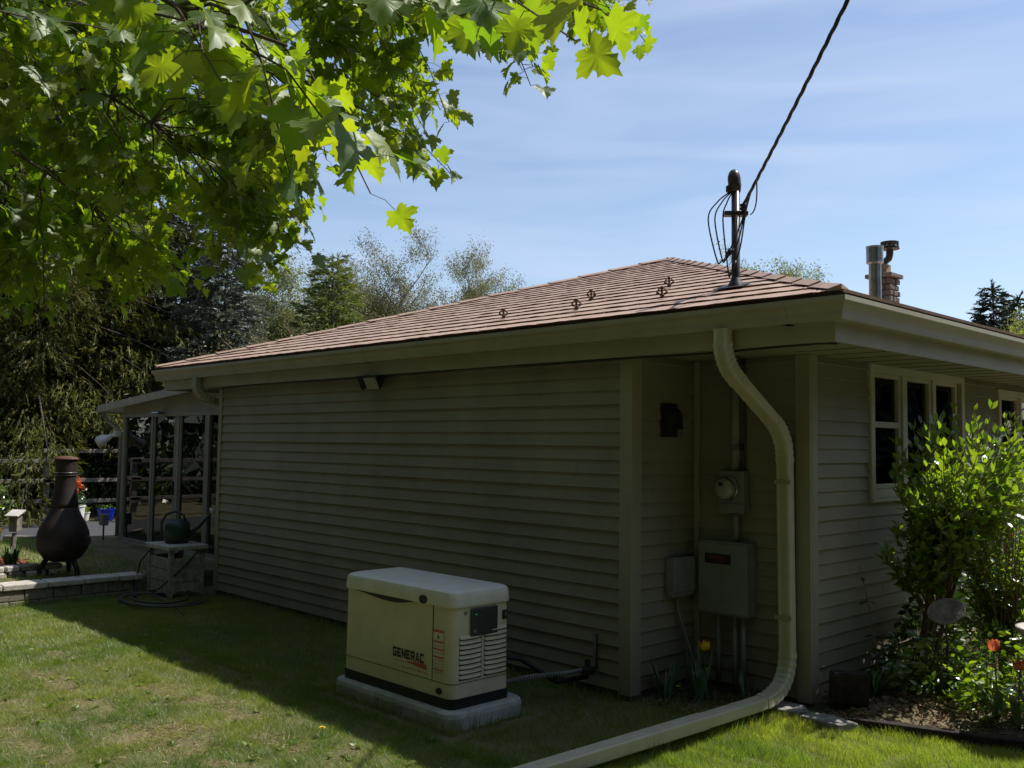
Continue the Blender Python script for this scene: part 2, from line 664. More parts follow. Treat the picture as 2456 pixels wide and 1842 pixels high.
# --- eaves: fascia, soffit, gutter
FX, FY, FW, FBk = -2.64, 5.205, -11.76, 18.8
FZ0, FZ1 = 2.43, 2.69
MB().box(FW, FX, FY, FY + 0.025, FZ0, FZ1).build('fascia', GUTTER, house)
MB().box(FX - .025, FX, FY + 0.0255, FBk, FZ0, FZ1).build('fascia', GUTTER, house)
MB().box(FW, FW + .025, FY + 0.0255, FBk, FZ0, FZ1).build('fascia', GUTTER, house)
sof = MB().box(FW + .026, FX - .026, FY + .026, FBk, 2.461, 2.475).build('soffit', SOFFIT, house)
# lower lip of the fascia cover and a soffit channel against the walls
MB().box(FW + .03, FX - .03, FY + .0255, FY + .045, FZ0 + .004, FZ0 + .03).build('soffit_channel', SOFFIT, house)
for k, x in enumerate(np.arange(FW + .3, FX - .2, 0.3)):
    pass
for y in np.arange(FY + .35, 12.0, 0.33):
    MB().box(XE + .03, FX - .03, y, y + .006, 2.4575, 2.4605).build('soffit_joint', ROOFDARK, sof)

GL = 0.125     # gutter depth


def gutter_path(prof, pts):
    """pts: plan polyline walked with the outside on its right; mitred sweep of (out, z) profile"""
    pts = [np.array(p, float) for p in pts]
    path, fr = [], []
    for i, p in enumerate(pts):
        ns = []
        for a, c in ((i - 1, i), (i, i + 1)):
            if a >= 0 and c < len(pts):
                d = pts[c] - pts[a]
                d /= np.linalg.norm(d)
                ns.append(np.array([d[1], -d[0]]))
        n = sum(ns)
        n = n / np.linalg.norm(n)
        n = n / np.dot(n, ns[0])
        path.append((p[0], p[1], 0))
        fr.append(((n[0], n[1], 0), (0, 0, 1)))
    return path, fr


kprof = [(0.001, 2.678), (0.001, 2.548), (0.078, 2.548), (0.083, 2.556), (0.088, 2.60), (0.104, 2.632), (0.120, 2.648), (0.123, 2.655), (0.123, 2.683),
         (0.108, 2.683), (0.108, 2.676), (0.116, 2.676), (0.116, 2.656), (0.098, 2.636), (0.082, 2.602), (0.077, 2.554), (0.007, 2.554), (0.007, 2.678)]
p, fr = gutter_path(kprof, [(FW, FBk), (FW, FY), (FX, FY), (FX, FBk)])
gut = MB().sweep(kprof, p, fr).build('gutter', GUTTER, house)
kout = [(a + (0.0035 if a > .05 else 0), z - (.0035 if z < 2.55 else 0)) for a, z in kprof[:9]]
for x in (-2.95, -7.3, -9.8):
    q = kout + [(a - .003, z) for a, z in reversed(kout)]
    MB().prism([(0, FY - a, z) for a, z in q], (x, 0, 0), (x + .045, 0, 0)).build('gutter_seam', GUTTER, gut)
for y in (8.6, 12.2):
    q = kout + [(a - .003, z) for a, z in reversed(kout)]
    MB().prism([(FX + a, 0, z) for a, z in q], (0, y, 0), (0, y + .045, 0)).build('gutter_seam', GUTTER, gut)

# --- roof
RX0, RX1, RY0, RY1, RZ0 = -11.84, -2.56, 5.12, 18.9, 2.705
HX = (RX0 + RX1) / 2
HALF = (RX1 - RX0) / 2
SL = 0.318
AP = np.array([HX, RY0 + HALF, RZ0 + SL * HALF])
AP2 = np.array([HX, RY1 - HALF, RZ0 + SL * HALF])
c = [(RX0, RY0, RZ0), (RX1, RY0, RZ0), (RX1, RY1, RZ0), (RX0, RY1, RZ0)]
roof = MB().add(c + [tuple(AP), tuple(AP2)] + [(x, y, z - .02) for x, y, z in c],
                [(0, 1, 4), (1, 2, 5, 4), (2, 3, 5), (3, 0, 4, 5), (0, 6, 7, 1), (1, 7, 8, 2), (2, 8, 9, 3), (3, 9, 6, 0), (6, 9, 8, 7)]).build('roof', ROOFDARK, house)
MB().box(RX0 + .02, RX1 - .02, RY0 + .004, RY0 + .030, RZ0 - .06, RZ0 + .012).build('drip_edge', DRIP, roof)
MB().box(RX1 - .030, RX1 - .004, RY0 + .032, RY1, RZ0 - .06, RZ0 + .012).build('drip_edge', DRIP, roof)

ROW, SW = 0.254, 0.325
sd = np.array([0, 1, SL]) / math.hypot(1, SL)       # up the front slope
nrm = np.array([0, -SL, 1]) / math.hypot(1, SL)
LEN = HALF * math.hypot(1, SL)


def roof_pt(x, s, h):
    return np.array([x, RY0, RZ0]) + sd * s + nrm * h


row = 0
s = -0.012
while s < LEN - 0.05:
    top = min(s + ROW + 0.03, LEN)
    off = (row * 0.382) % 1.0 * SW
    x = RX0 - SW + off
    half = HALF * (1 - max(s, 0) / LEN)
    halft = HALF * (1 - top / LEN)
    while x < RX1 + SW:
        g = 0.003
        bl, br = max(x + g, HX - half), min(x + SW - g, HX + half)
        tl, tr = max(x + g, HX - halft), min(x + SW - g, HX + halft)
        tl, tr = min(tl, br), max(tr, bl)
        if br - bl > 0.05:
            n = 4
            hs = [0.0165 + random.uniform(-.0025, .003) for _ in range(n + 1)]
            ds = [random.uniform(-.006, .006) for _ in range(n + 1)]
            vs, fs = [], []
            for i in range(n + 1):
                t = i / n
                xb = bl + (br - bl) * t
                xt = tl + (tr - tl) * t
                vs += [roof_pt(xb, s + ds[i] + .03, 0.002), roof_pt(xb, s + ds[i] + .03, hs[i] - .004), roof_pt(xb, s + ds[i] + .002, hs[i] - .003), roof_pt(xb, s + ds[i], hs[i]), roof_pt(xt, top, 0.004 if tr - tl > .02 else .003)]
            for i in range(n):
                a, c_ = 5 * i, 5 * i + 5
                fs += [(a + k, c_ + k, c_ + k + 1, a + k + 1) for k in range(4)]
            fs += [(0, 1, 4), (1, 2, 3, 4), (5 * n, 5 * n + 4, 5 * n + 1), (5 * n + 1, 5 * n + 4, 5 * n + 3, 5 * n + 2)]
            MB().add(vs, fs).build('shingle', SHINGLE, roof, fix=False)
        x += SW
    s += ROW
    row += 1

# far faces: rows only, seen along the edge
b = MB()
for k in range(int(LEN / ROW) + 1):
    s = k * ROW - 0.012
    t = min(s + ROW + .03, LEN)
    sdx = np.array([-1, 0, SL]) / math.hypot(1, SL)
    nx_ = np.array([SL, 0, 1]) / math.hypot(1, SL)
    f0, f1 = max(s, 0) / LEN * HALF, t / LEN * HALF
    P = lambda y, ss, h: np.array([RX1, y, RZ0]) + sdx * ss + nx_ * h
    a = [P(RY0 + f0, s, .003), P(RY1 - f0, s, .003), P(RY0 + f0, s, .022), P(RY1 - f0, s, .022), P(RY0 + f1, t, .007), P(RY1 - f1, t, .007)]
    b.add(a, [(0, 1, 3, 2), (2, 3, 5, 4), (0, 2, 4), (1, 5, 3)])
    mirror = lambda q: np.array([2 * HX - q[0], q[1], q[2]])
    b.add([mirror(q) for q in a], [(2, 3, 1, 0), (4, 5, 3, 2), (4, 2, 0), (3, 5, 1)])
tag(b.build('shingle_rows', SHINGLE, roof, fix=False), kind='stuff')


def hip_caps(A, B, n, nl, nr):
    """folded cap tiles along A->B (from the eave up); nl, nr: side vectors lying in the two roof planes"""
    A, B = np.array(A, float), np.array(B, float)
    L = np.linalg.norm(B - A)
    d = (B - A) / L
    up = np.array([0, 0, 1.0])
    for i in range(n):
        a = A + d * (L * i / n - .01)
        c_ = A + d * (L * (i + 1) / n + 0.035)
        w = 0.085
        j = random.uniform(-.003, .003)
        vs = []
        for q, h in ((a, 0.036 + j), (c_, 0.024)):
            vs += [q + nl * w + up * (h - .008), q + up * (h + .012), q + nr * w + up * (h - .008)]
        q = a
        vs += [q + nl * w + up * .010, q + up * .02, q + nr * w + up * .010]
        MB().add(vs, [(0, 1, 4, 3), (1, 2, 5, 4), (6, 7, 1, 0), (7, 8, 2, 1)]).build('hip_cap', SHINGLE, roof, fix=False)


side = np.array([1, 0, 0.0])
hip_caps((RX1, RY0, RZ0), AP, 17, np.array([-1, 0, 0.0]) * 1.0, np.array([0, 1.0, 0]) * 1.0)
hip_caps((RX0, RY0, RZ0), AP, 17, np.array([1.0, 0, 0]), np.array([0, 1.0, 0]))
hip_caps(AP2, AP, 12, np.array([-.95, 0, -.3]), np.array([.95, 0, -.3]))

# --- windows in the end wall


def end_window(y0, y1, z0, z1, panes, hung):
    w = MB()
    t = 0.085
    xo = XE + 0.034
    w.box(XE - .02, xo, y0 - .045, y0 + .02, z0 - .05, z1 + .04)
    w.box(XE - .02, xo, y1 - .02, y1 + .045, z0 - .05, z1 + .04)
    w.box(XE - .02, xo - .001, y0 + .0205, y1 - .0205, z1 - .02, z1 + .04)
    wo = w.build('window', WINTRIM, house, bevel=0.004)
    MB().box(XE - .02, XE + .05, y0 - .06, y1 + .06, z0 - .075, z0 - .0505).box(XE - .02, XE + .028, y0 + .0205, y1 - .0205, z0 - .05, z0 + .022).build('sill', WINTRIM, wo, bevel=0.004)
    for i, (a, c_) in enumerate(panes):
        f = MB()
        fw = 0.045
        x0, x1 = XE - 0.05, XE + .012
        if i < len(panes) - 1:
            f.box(XE - .02, xo - .006, c_ + fw + .001, panes[i + 1][0] - fw - .001, z0 + .0225, z1 - .0205)
        for (u0, u1, v0, v1) in ((a - fw, a, z0 + .023, z1 - .021), (c_, c_ + fw, z0 + .023, z1 - .021)):
            f.box(x0, x1, u0, u1, v0, v1)
        f.box(x0, x1 - .001, a, c_, z1 - .055, z1 - .021)
        f.box(x0, x1 - .001, a, c_, z0 + .023, z0 + .06)
        zm = (z0 + z1) / 2 + 0.05
        if hung and i == 0:
            f.box(x0, x1 - .002, a, c_, zm - .025, zm + .022)
        s_ = f.build('sash', WINTRIM, wo, bevel=0.003)
        MB().box(XE - .022, XE - .018, a - .003, c_ + .003, z0 + .03, z1 - .03).build('pane', GLASS, wo)
    return wo


end_window(*WIN[0], [(7.105, 7.545), (7.715, 8.15), (8.30, 8.72)], True)
end_window(*WIN[1], [(9.86, 10.33), (10.46, 10.89)], False)

# --- downspouts


def rrect(a, b_, r=0.012, n=3, flute=True):
    """rounded rectangle with a few flutes, half sizes a, b_"""
    pts = []
    for (cx, cy, a0) in ((a - r, b_ - r, 0), (-a + r, b_ - r, PI / 2), (-a + r, -b_ + r, PI), (a - r, -b_ + r, 1.5 * PI)):
        for k in range(n + 1):
            t = a0 + PI / 2 * k / n
            pts.append((cx + r * math.cos(t), cy + r * math.sin(t)))
        if flute:
            if a0 in (0, PI):
                sgn = 1 if a0 == 0 else -1
                for u in (0.55, 0.35, 0.15, -.05, -.25, -.45):
                    for du, dv in ((0.06, 0), (0, -.005), (-.06, 0)):
                        pts.append((sgn * (u + du) * (a - r), sgn * (b_ + dv)))
    return pts


def spout(name, pts, parent, a=0.051, b_=0.038, crimp=0, axis0=None, m=SPOUT, sub=1):
    """pts: centre line; the wide side stays horizontal along axis0"""
    P = [np.array(q, float) for q in pts]
    fr, path = [], []
    A = np.array(axis0 if axis0 is not None else (1, 0, 0), float)
    for i, q in enumerate(P):
        d = P[min(i + 1, len(P) - 1)] - P[max(i - 1, 0)]
        d /= np.linalg.norm(d)
        a_ = A - d * np.dot(A, d)
        a_ /= np.linalg.norm(a_)
        b2 = np.cross(d, a_)
        k = 1.0
        if crimp and 0 < i < len(P) - 1:
            k = 1.0 + (0.05 if i % 2 else -0.04)
        fr.append((a_ * k, b2 * k))
        path.append(q)
    return MB().sweep(rrect(a, b_), path, fr).build(name, m, parent)


def arc(p0, p1, p2, n):
    """smooth bend p0 -> p2 with control p1"""
    p0, p1, p2 = (np.array(q, float) for q in (p0, p1, p2))
    return [(1 - t) ** 2 * p0 + 2 * t * (1 - t) * p1 + t * t * p2 for t in np.linspace(0, 1, n)]


dsp = thing('downspout', 'cream downspout bending from the gutter to the wall corner with long ground extension', 'downspout', (-3.43, 5.98, 0.0))
e0 = (-3.37, 5.14, 2.556)
d1 = (-3.37, 5.14, 2.40)
d2 = (-3.345, 5.22, 2.255)
d3 = (-3.405, 5.885, 2.03)
v0 = (-3.42, 5.985, 1.90)
v1 = (-3.405, 5.985, 0.36)
g0 = (-3.405, 5.72, 0.135)
spout('outlet_pipe', [e0, (-3.37, 5.14, 2.46)], dsp)
spout('elbow', arc((-3.37, 5.14, 2.47), (-3.365, 5.14, 2.31), (-3.352, 5.30, 2.225), 17), dsp, 0.053, .040, crimp=1)
spout('offset_pipe', [(-3.3525, 5.285, 2.232), (-3.405, 5.80, 1.985)], dsp)
spout('elbow', arc((-3.403, 5.785, 1.992), (-3.42, 5.985, 1.90), (-3.42, 5.985, 1.70), 17), dsp, .053, .040, crimp=1)
spout('pipe', [(-3.42, 5.985, 1.72), (-3.407, 5.985, 0.38)], dsp)
spout('elbow', arc((-3.407, 5.985, 0.40), (-3.405, 5.985, 0.13), (-3.41, 5.66, 0.115), 19), dsp, .053, .040, crimp=1)
spout('extension_pipe', [(-3.41, 5.68, 0.113), (-3.462, 5.0, 0.095)], dsp)
spout('extension_pipe', [(-3.460, 5.06, 0.0965), (-3.60, 3.30, 0.060), (-3.68, 2.4, 0.055)], dsp, .0545, .0415)

for z in (1.55, 0.62):
    MB().box(-3.475, -3.352, 5.9395, 5.9435, z, z + .028).box(-3.4785, -3.4745, 5.9435, 6.08, z, z + .028).build('strap', GUTTER, dsp)
dsf = thing('downspout', 'short beige downspout elbow under the far end of the gutter', 'downspout', (-10.5, 5.2, 0.0))
spout('outlet_pipe', [(-10.720, 5.14, 2.556), (-10.720, 5.14, 2.46)], dsf, m=GUTTER)
spout('elbow', arc((-10.720, 5.14, 2.47), (-10.710, 5.14, 2.31), (-10.660, 5.36, 2.27), 15), dsf, .053, .04, crimp=1, m=GUTTER)
spout('offset_pipe', [(-10.665, 5.345, 2.272), (-10.480, 6.0, 2.12)], dsf, m=GUTTER)
spout('pipe', [(-10.46, 6.03, 2.14), (-10.46, 6.03, 0.2)], dsf, m=GUTTER)

# --- chimney
CH = np.array([-5.885, 13.065])
ch = MB().box(CH[0] - .125, CH[0] + .125, CH[1] - .125, CH[1] + .125, 3.3, 4.22).build('chimney', MORTAR, house)
for z in np.arange(3.45, 4.17, 0.085):
    for side_ in range(4):
        u = -0.15
        while u < 0.145:
            L = min(random.uniform(0.07, 0.15), 0.155 - u)
            hgt = 0.072 + random.uniform(-.006, .006)
            pr = random.uniform(0.018, 0.045)
            rot = [(1, 0, 0, -1), (0, 1, 1, 0), (-1, 0, 0, 1), (0, -1, -1, 0)][side_]
            tx, ty, nx2, ny2 = rot
            um = u + L / 2
            cc = (CH[0] + tx * um + nx2 * (.125 + pr / 2 - .01), CH[1] + ty * um + ny2 * (.125 + pr / 2 - .01), z + .04)
            if side_ in (0, 1):
                MB().obox(cc, ((tx, ty, 0), (nx2, ny2, 0), (0, 0, 1)), (L / 2 - .005, pr / 2 + .01, hgt / 2)).build('stone', STONE, ch, bevel=0.008, seg=1)
            u += L
MB().box(CH[0] - .195, CH[0] + .195, CH[1] - .195, CH[1] + .195, 4.221, 4.28).build('cap_slab', STONE, ch, bevel=.01)
MB().box(CH[0] - .08, CH[0] + .07, CH[1] - .08, CH[1] + .07, 4.281, 4.42).build('flue_tile', mat('tan_flue_tile', (0.32, 0.22, 0.14), 0.8), ch)
b = MB().tube([(CH[0], CH[1], 4.420), (CH[0] + .0, CH[1], 4.457), (CH[0] + .05, CH[1] + .05, 4.519), (CH[0] + .06, CH[1] + .06, 4.581), (CH[0] + .06, CH[1] + .06, 4.656)], .05, 12)
b.lathe((CH[0] + .06, CH[1] + .06, 4.631), [(.05, 0), (.135, .02), (.135, .028), (.05, .03)], 16)
b.lathe((CH[0] + .06, CH[1] + .06, 4.680), [(.05, .05), (.125, .05), (.125, .075), (.05, .08)], 16)
b.lathe((CH[0] + .06, CH[1] + .06, 4.668), [(.125, .0), (.128, .0), (.128, .018), (.125, .018)], 16)
for k in range(10):
    a = 2 * PI * k / 10
    b.box(CH[0] + .06 + .115 * math.cos(a) - .01, CH[0] + .06 + .115 * math.cos(a) + .01, CH[1] + .06 + .115 * math.sin(a) - .01, CH[1] + .06 + .115 * math.sin(a) + .01, 4.669, 4.718)
b.build('flue_cap', MASTM, ch, smooth=False)

fl = MB().lathe((-5.02, 10.9, 3.40), [(.075, 0), (.075, .11), (.076, .12)], 20).build('flue_pipe', BLACK, house, smooth=True)
FLX, FLY = -5.02, 10.9
MB().lathe((FLX, FLY, 3.521), [(.071, 0), (.071, .49)], 24).build('pipe_section', GALV, fl, smooth=False)
MB().lathe((FLX, FLY, 4.01), [(.074, 0), (.10, .015), (.098, .03), (.098, .20), (.103, .205), (.103, .215), (.09, .217), (.09, .20)], 24).build('pipe_cap', GALV, fl)
# plumbing vent further back on the roof
MB().lathe((-3.55, 17.0, 3.0), [(.05, 0), (.05, .34), (.055, .345), (.055, .4), (.04, .4)], 14).build('vent_stack', BLACK, house)


# ------------------------------------------------------------------ fixtures on the house
LEN3 = lambda v: float(np.linalg.norm(v))


def text_mesh(body, size, thick=0.0, off=0.0, space=1.0):
    cu = bpy.data.curves.new('lettering', 'FONT')
    cu.body = body
    cu.size = size
    cu.extrude = thick
    cu.offset = off
    cu.space_character = space
    cu.align_x = 'CENTER'
    cu.align_y = 'CENTER'
    t = bpy.data.objects.new('lettering_source', cu)
    COL.objects.link(t)
    dg = bpy.context.evaluated_depsgraph_get()
    me = bpy.data.meshes.new_from_object(t.evaluated_get(dg))
    bpy.data.objects.remove(t)
    return me


def put_text(me, m, parent, loc, sx=1.0, face='-y'):
    me.materials.clear()
    me.materials.append(m)
    rot = (PI / 2, 0, 0) if face == '-y' else (PI / 2, 0, PI / 2)
    return inst('lettering', me, parent, loc, rot, (sx, 1, 1))



def block_word(word, parent, m, x0, y, z0, width, ht):
    """wide square block capitals, butted bars of one thin mesh"""
    t = .25
    L_ = {'G': [((0, 0), (t, 1)), ((t, 1 - t), (1, 1)), ((t, 0), (1, t)), ((1 - t, t), (1, .56)), ((.5, .36), (1 - t, .56))],
          'E': [((0, 0), (t, 1)), ((t, 1 - t), (.95, 1)), ((t, 0), (.95, t)), ((t, .39), (.85, .61))],
          'C': [((0, 0), (t, 1)), ((t, 1 - t), (1, 1)), ((t, 0), (1, t))],
          'N': [((0, 0), (t, 1)), ((1 - t, 0), (1, 1)), [(t, 1), (t, .62), (1 - t, 0), (1 - t, .38)]],
          'R': [((0, 0), (t, 1)), ((t, 1 - t), (1, 1)), ((1 - t, .55), (1, 1 - t)), ((t, .35), (1, .55)), [(.45, .35), (.72, 0), (1.05, 0), (.78, .35)]],
          'A': [[(0, 0), (.27, 0), (.62, 1), (.38, 1)], [(.73, 0), (1.0, 0), (.64, 1), (.625, .98)], ((.345, .2), (.66, .38))]}
    n = len(word)
    cw = width / (n + .18 * (n - 1))
    for k, ch_ in enumerate(word):
        b = MB()
        ox = x0 + k * cw * 1.18
        for s_ in L_[ch_]:
            if isinstance(s_, tuple):
                (a, c_), (d, e) = s_
                P = [(a, c_), (d, c_), (d, e), (a, e)]
            else:
                P = s_
            b.prism([(ox + u * cw, y, z0 + v * ht) for u, v in P], (0, 0, 0), (0, .001, 0))
        b.build('letter', m, parent)



# flood light under the eave
fl_t = thing('flood_light', 'dark twin head flood light on the wall under the eave', 'light', (-7.25, YL, 2.38))
DKBR = mat('dark_bronze_paint', (0.03, 0.028, 0.026), 0.45, 0.1)
MB().lathe((-7.25, YL - .018, 2.40), [(.055, 0), (.055, .02), (.045, .03)], 16, axis=1).build('mount_plate', DKBR, fl_t)
for sx in (-1, 1):
    q0 = np.array([-7.25 + .02 * sx, YL - .045, 2.40])
    q1 = q0 + np.array([.055 * sx, -.05, -.01])
    MB().tube([q0, q0 + (.02 * sx, -.03, .01), q1], .011, 8).build('arm', DKBR, fl_t)
    d = np.array([.35 * sx - .3, -.75, -.42])
    d /= LEN3(d)
    s_ = np.cross(d, (0, 0, 1))
    s_ /= LEN3(s_)
    u = np.cross(s_, d)
    hb = MB()
    ring = lambda c_, w, h_: [c_ + s_ * w * i + u * h_ * j for i, j in ((-1, -1), (1, -1), (1, 1), (-1, 1))]
    A0, A1 = ring(q1 - d * .02, .045, .035), ring(q1 + d * .09, .095, .068)
    hb.add(A0 + A1, [(3, 2, 1, 0), (4, 5, 6, 7), (0, 1, 5, 4), (1, 2, 6, 5), (2, 3, 7, 6), (3, 0, 4, 7)])
    hd = hb.build('lamp_head', DKBR, fl_t, bevel=.006)
    MB().obox(q1 + d * .0915, (s_, u, d), (.085, .058, .001)).build('lens', mat('lamp_lens', (0.25, 0.25, 0.23), 0.2), hd)

# black cable under the fascia
pts = []
for x in np.linspace(-10.55, -2.75, 40):
    sag = 0.012 * math.sin((x + 10.5) * 1.7) + 0.007 * math.sin(x * 4.1)
    dip = -0.03 * math.exp(-((x + 10.4) / .5) ** 2)
    pts.append((x, FY + 0.012 + 0.004 * math.sin(x * 3), FZ0 - 0.008 + sag * .5 + dip))
pts.append((-2.68, FY + .09, FZ0 - .003))
tag(MB().tube(pts, .0075, 6).build('eave_cable', CABLE, None, smooth=True), 'thin black cable running along the bottom of the long fascia', 'cable')

# dryer hood on the short return wall
vt = thing('wall_vent', 'small black hooded vent on the short return wall of the alcove', 'vent', (XA, 5.74, 1.87))
b = MB().box(XA + .018, XA + .03, 5.63, 5.83, 1.87, 2.12)
b.build('back_plate', BLACK, vt, bevel=.004)
MB().prism([(XA + .031, 0, 2.10), (XA + .075, 0, 2.07), (XA + .10, 0, 1.93), (XA + .031, 0, 1.93)], (0, 5.65, 0), (0, 5.81, 0)).build('hood', BLACK, vt, bevel=.004)
MB().box(XA + .019, XA + .06, 5.86, 5.93, 1.88, 2.03).build('side_bracket', GREYPAINT, vt, bevel=.004)

pb = thing('phone_box', 'small pale grey utility box low on the alcove return wall', 'utility box', (XA, 5.83, 0.70))
MB().box(XA + .019, XA + .095, 5.69, 5.95, 0.70, 0.985).build('body', GREYPAINT, pb, bevel=.012)
MB().box(XA + .0955, XA + .106, 5.685, 5.955, 0.735, 0.99).build('cover', GREYPAINT, pb, bevel=.008)
MB().tube([(XA + .05, 5.80, .705), (XA + .05, 5.81, .60), (XA + .09, 5.86, .40), (XA + .14, 5.9, .2), (XA + .16, 5.92, .02)], .011, 8).build('conduit', GREYPAINT, pb, smooth=True)

# electric meter
mx0, mx1 = -3.985, -3.775
mt_ = thing('electric_meter', 'round glass electric meter on a grey socket box with conduit above', 'meter', (-3.87, YR, 1.34))
MB().box(mx0 + .02, mx1 + .02, YR - .115, YR - .019, 1.33, 1.63).build('socket_box', GREYPAINT, mt_, bevel=.008)
MB().box(mx0 + .035, mx1 + .03, YR - .123, YR - .1155, 1.322, 1.392).build('lower_cover', GREYPAINT, mt_, bevel=.004)
ring = MB().lathe((-3.875, YR - .1155, 1.50), [(.088, 0), (.088, .018), (.08, .022)], 24, axis=1).build('meter_ring', GALV, mt_)
MB().lathe((-3.875, YR - .1155, 1.50), [(.076, .02), (.075, .07), (.066, .082), (.02, .085)], 24, axis=1).build('meter_glass', mat('meter_face_grey', (0.27, 0.28, 0.265), 0.2, 0.05, coat=.5), mt_, smooth=True)
MB().box(-3.905, -3.87, YR - .204, YR - .2015, 1.52, 1.545).build('display', BLACK, mt_)
cd = MB().tube([(-3.853, YR - .062, 1.6305), (-3.853, YR - .062, 2.455)], .034, 14).build('riser_conduit', GREYPAINT, mt_, smooth=True)
for z in (1.78, 2.25):
    MB().box(-3.905, -3.80, YR - .10, YR - .0185, z, z + .03).build('strap', GALV, cd)
MB().tube([(-3.79, YR - .035, 1.60), (-3.79, YR - .035, 2.45)], .009, 8).build('ground_wire', MASTM, mt_)
MB().tube([(-3.84, YR - .075, 1.3295), (-3.84, YR - .075, 1.1245)], .026, 12).build('lower_conduit', GREYPAINT, mt_, smooth=True)

ts = thing('transfer_switch', 'large grey steel switch cabinet with black name plate in the alcove', 'switch box', (-3.9, YR, 0.58))
MB().box(-4.10, -3.70, YR - .155, YR - .019, 0.585, 1.115).build('cabinet', GREYPAINT, ts, bevel=.008)
MB().box(-4.105, -3.695, YR - .168, YR - .1555, 0.60, 1.10).build('door', GREYPAINT, ts, bevel=.006)
MB().box(-4.045, -3.825, YR - .1715, YR - .1685, 0.952, 1.025).build('name_plate', BLACK, ts)
RED = mat('red_print', (0.20, 0.035, 0.02), 0.6, 0.1)
block_word('GENERAC', ts, RED, -4.00, YR - .1735, .985, .125, .024)
MB().box(-3.96, -3.885, YR - .1735, YR - .1725, .968, .974).build('name_line', RED, ts)
for x in (-3.98, -3.84, -3.77):
    MB().tube([(x, YR - .09, .5845), (x, YR - .09, .02)], .018, 10).build('drop_conduit', GREYPAINT, ts, smooth=True)

# ------------------------------------------------------------------ mast, service cable, roof brackets
MXY = np.array([-3.753, 5.892])
mz = RZ0 + SL * (MXY[1] - RY0)
ms = thing('service_mast', 'dark metal electric service mast standing through the roof', 'mast', (MXY[0], MXY[1], mz))
MB().tube([(MXY[0], MXY[1], 2.3), (MXY[0], MXY[1], 3.70)], .0305, 20).build('pole', MASTM, ms, smooth=True)
fb = MB().lathe((MXY[0], MXY[1], mz - .05), [(.078, .0), (.072, .05), (.046, .095), (.036, .12), (.034, .125)], 22).build('flashing_boot', BLACK, ms, smooth=True)
MB().obox(np.array([MXY[0], MXY[1] - .02, mz + .021]), ((1, 0, 0), sd, nrm), (.12, .10, .003)).build('flashing_plate', BLACK, ms)
b = MB()
hv = np.array([-0.70, -0.71]) * .5 + np.array([.714, -.70]) * .4
hv = hv / np.linalg.norm(hv)
rings_ = []
for k in range(15):
    t = k / 14
    z = 3.665 + .165 * t
    rr = .037 + .010 * min(t / .25, 1) if t < .55 else .047 * math.sqrt(max(0.002, 1 - ((t - .55) / .45) ** 2))
    off_ = .018 * math.sin(PI * min(t / .8, 1) * .5) if t < .8 else .018
    rings_.append([(MXY[0] + hv[0] * off_ + rr * math.cos(2 * PI * q / 22), MXY[1] + hv[1] * off_ + rr * math.sin(2 * PI * q / 22), z) for q in range(22)])
b.add([p_ for r_ in rings_ for p_ in r_], [(i * 22 + k, i * 22 + (k + 1) % 22, (i + 1) * 22 + (k + 1) % 22, (i + 1) * 22 + k) for i in range(14) for k in range(22)] + [tuple(range(21, -1, -1)), tuple(range(14 * 22, 15 * 22))])
b.build('weather_head', MASTM, ms, smooth=True)
th = np.array([MXY[0], MXY[1]]) + np.array([-.70, -.714]) * .045
MB().lathe((th[0], th[1], 3.655), [(.012, 0), (.026, .01), (.026, .05), (.01, .06)], 12).build('throat', BLACK, ms, smooth=True)
MB().obox((MXY[0], MXY[1], 3.50), ((.70, .714, 0), (-.714, .70, 0), (0, 0, 1)), (.085, .036, .016)).build('cross_bar', MASTM, ms, bevel=.003)
rv = np.array([.70, .714, 0])            # image right
ins = np.array([MXY[0], MXY[1], 3.535]) + rv * .045 + np.array([.714, -.70, 0]) * .045
MB().lathe(tuple(ins - np.array([0, 0, .02])), [(.012, 0), (.026, .008), (.026, .022), (.014, .028), (.026, .034), (.026, .046), (.012, .052)], 14).build('insulator', BLACK, ms, smooth=True)

sv = thing('service_cable', 'twisted black service cable rising from the mast to the sky', 'cable', tuple(ins))
st = ins + np.array([0.0, 0, .02])
P1 = np.array([-2.20, 4.50, 4.10])
dirv = (P1 - st)
pts0 = []
for t in np.concatenate([np.linspace(0, 1.2, 60), np.linspace(1.3, 11, 50)]):
    h = np.array([dirv[0] * t, dirv[1] * t, 0])
    z = st[2] + dirv[2] * (0.90 * t + 0.10 * t * t) if t < 1.2 else st[2] + dirv[2] * (1.08 + .144 + (t - 1.2) * 1.14)
    pts0.append(np.array([st[0] + h[0], st[1] + h[1], z]))
pts0 = np.array(pts0)
dn = np.gradient(pts0, axis=0)
dn /= np.linalg.norm(dn, axis=1, keepdims=True)
sx_ = np.cross(dn, (0, 0, 1))
sx_ /= np.linalg.norm(sx_, axis=1, keepdims=True)
uy = np.cross(sx_, dn)
dist = np.concatenate([[0], np.cumsum(np.linalg.norm(np.diff(pts0, axis=0), axis=1))])
for k in range(3):
    ph = dist * 2 * PI / 0.42 + k * 2 * PI / 3
    q = pts0 + (sx_ * np.cos(ph)[:, None] + uy * np.sin(ph)[:, None]) * 0.0068
    MB().tube(list(q), .0062, 6).build('strand', CABLE, sv, smooth=True)
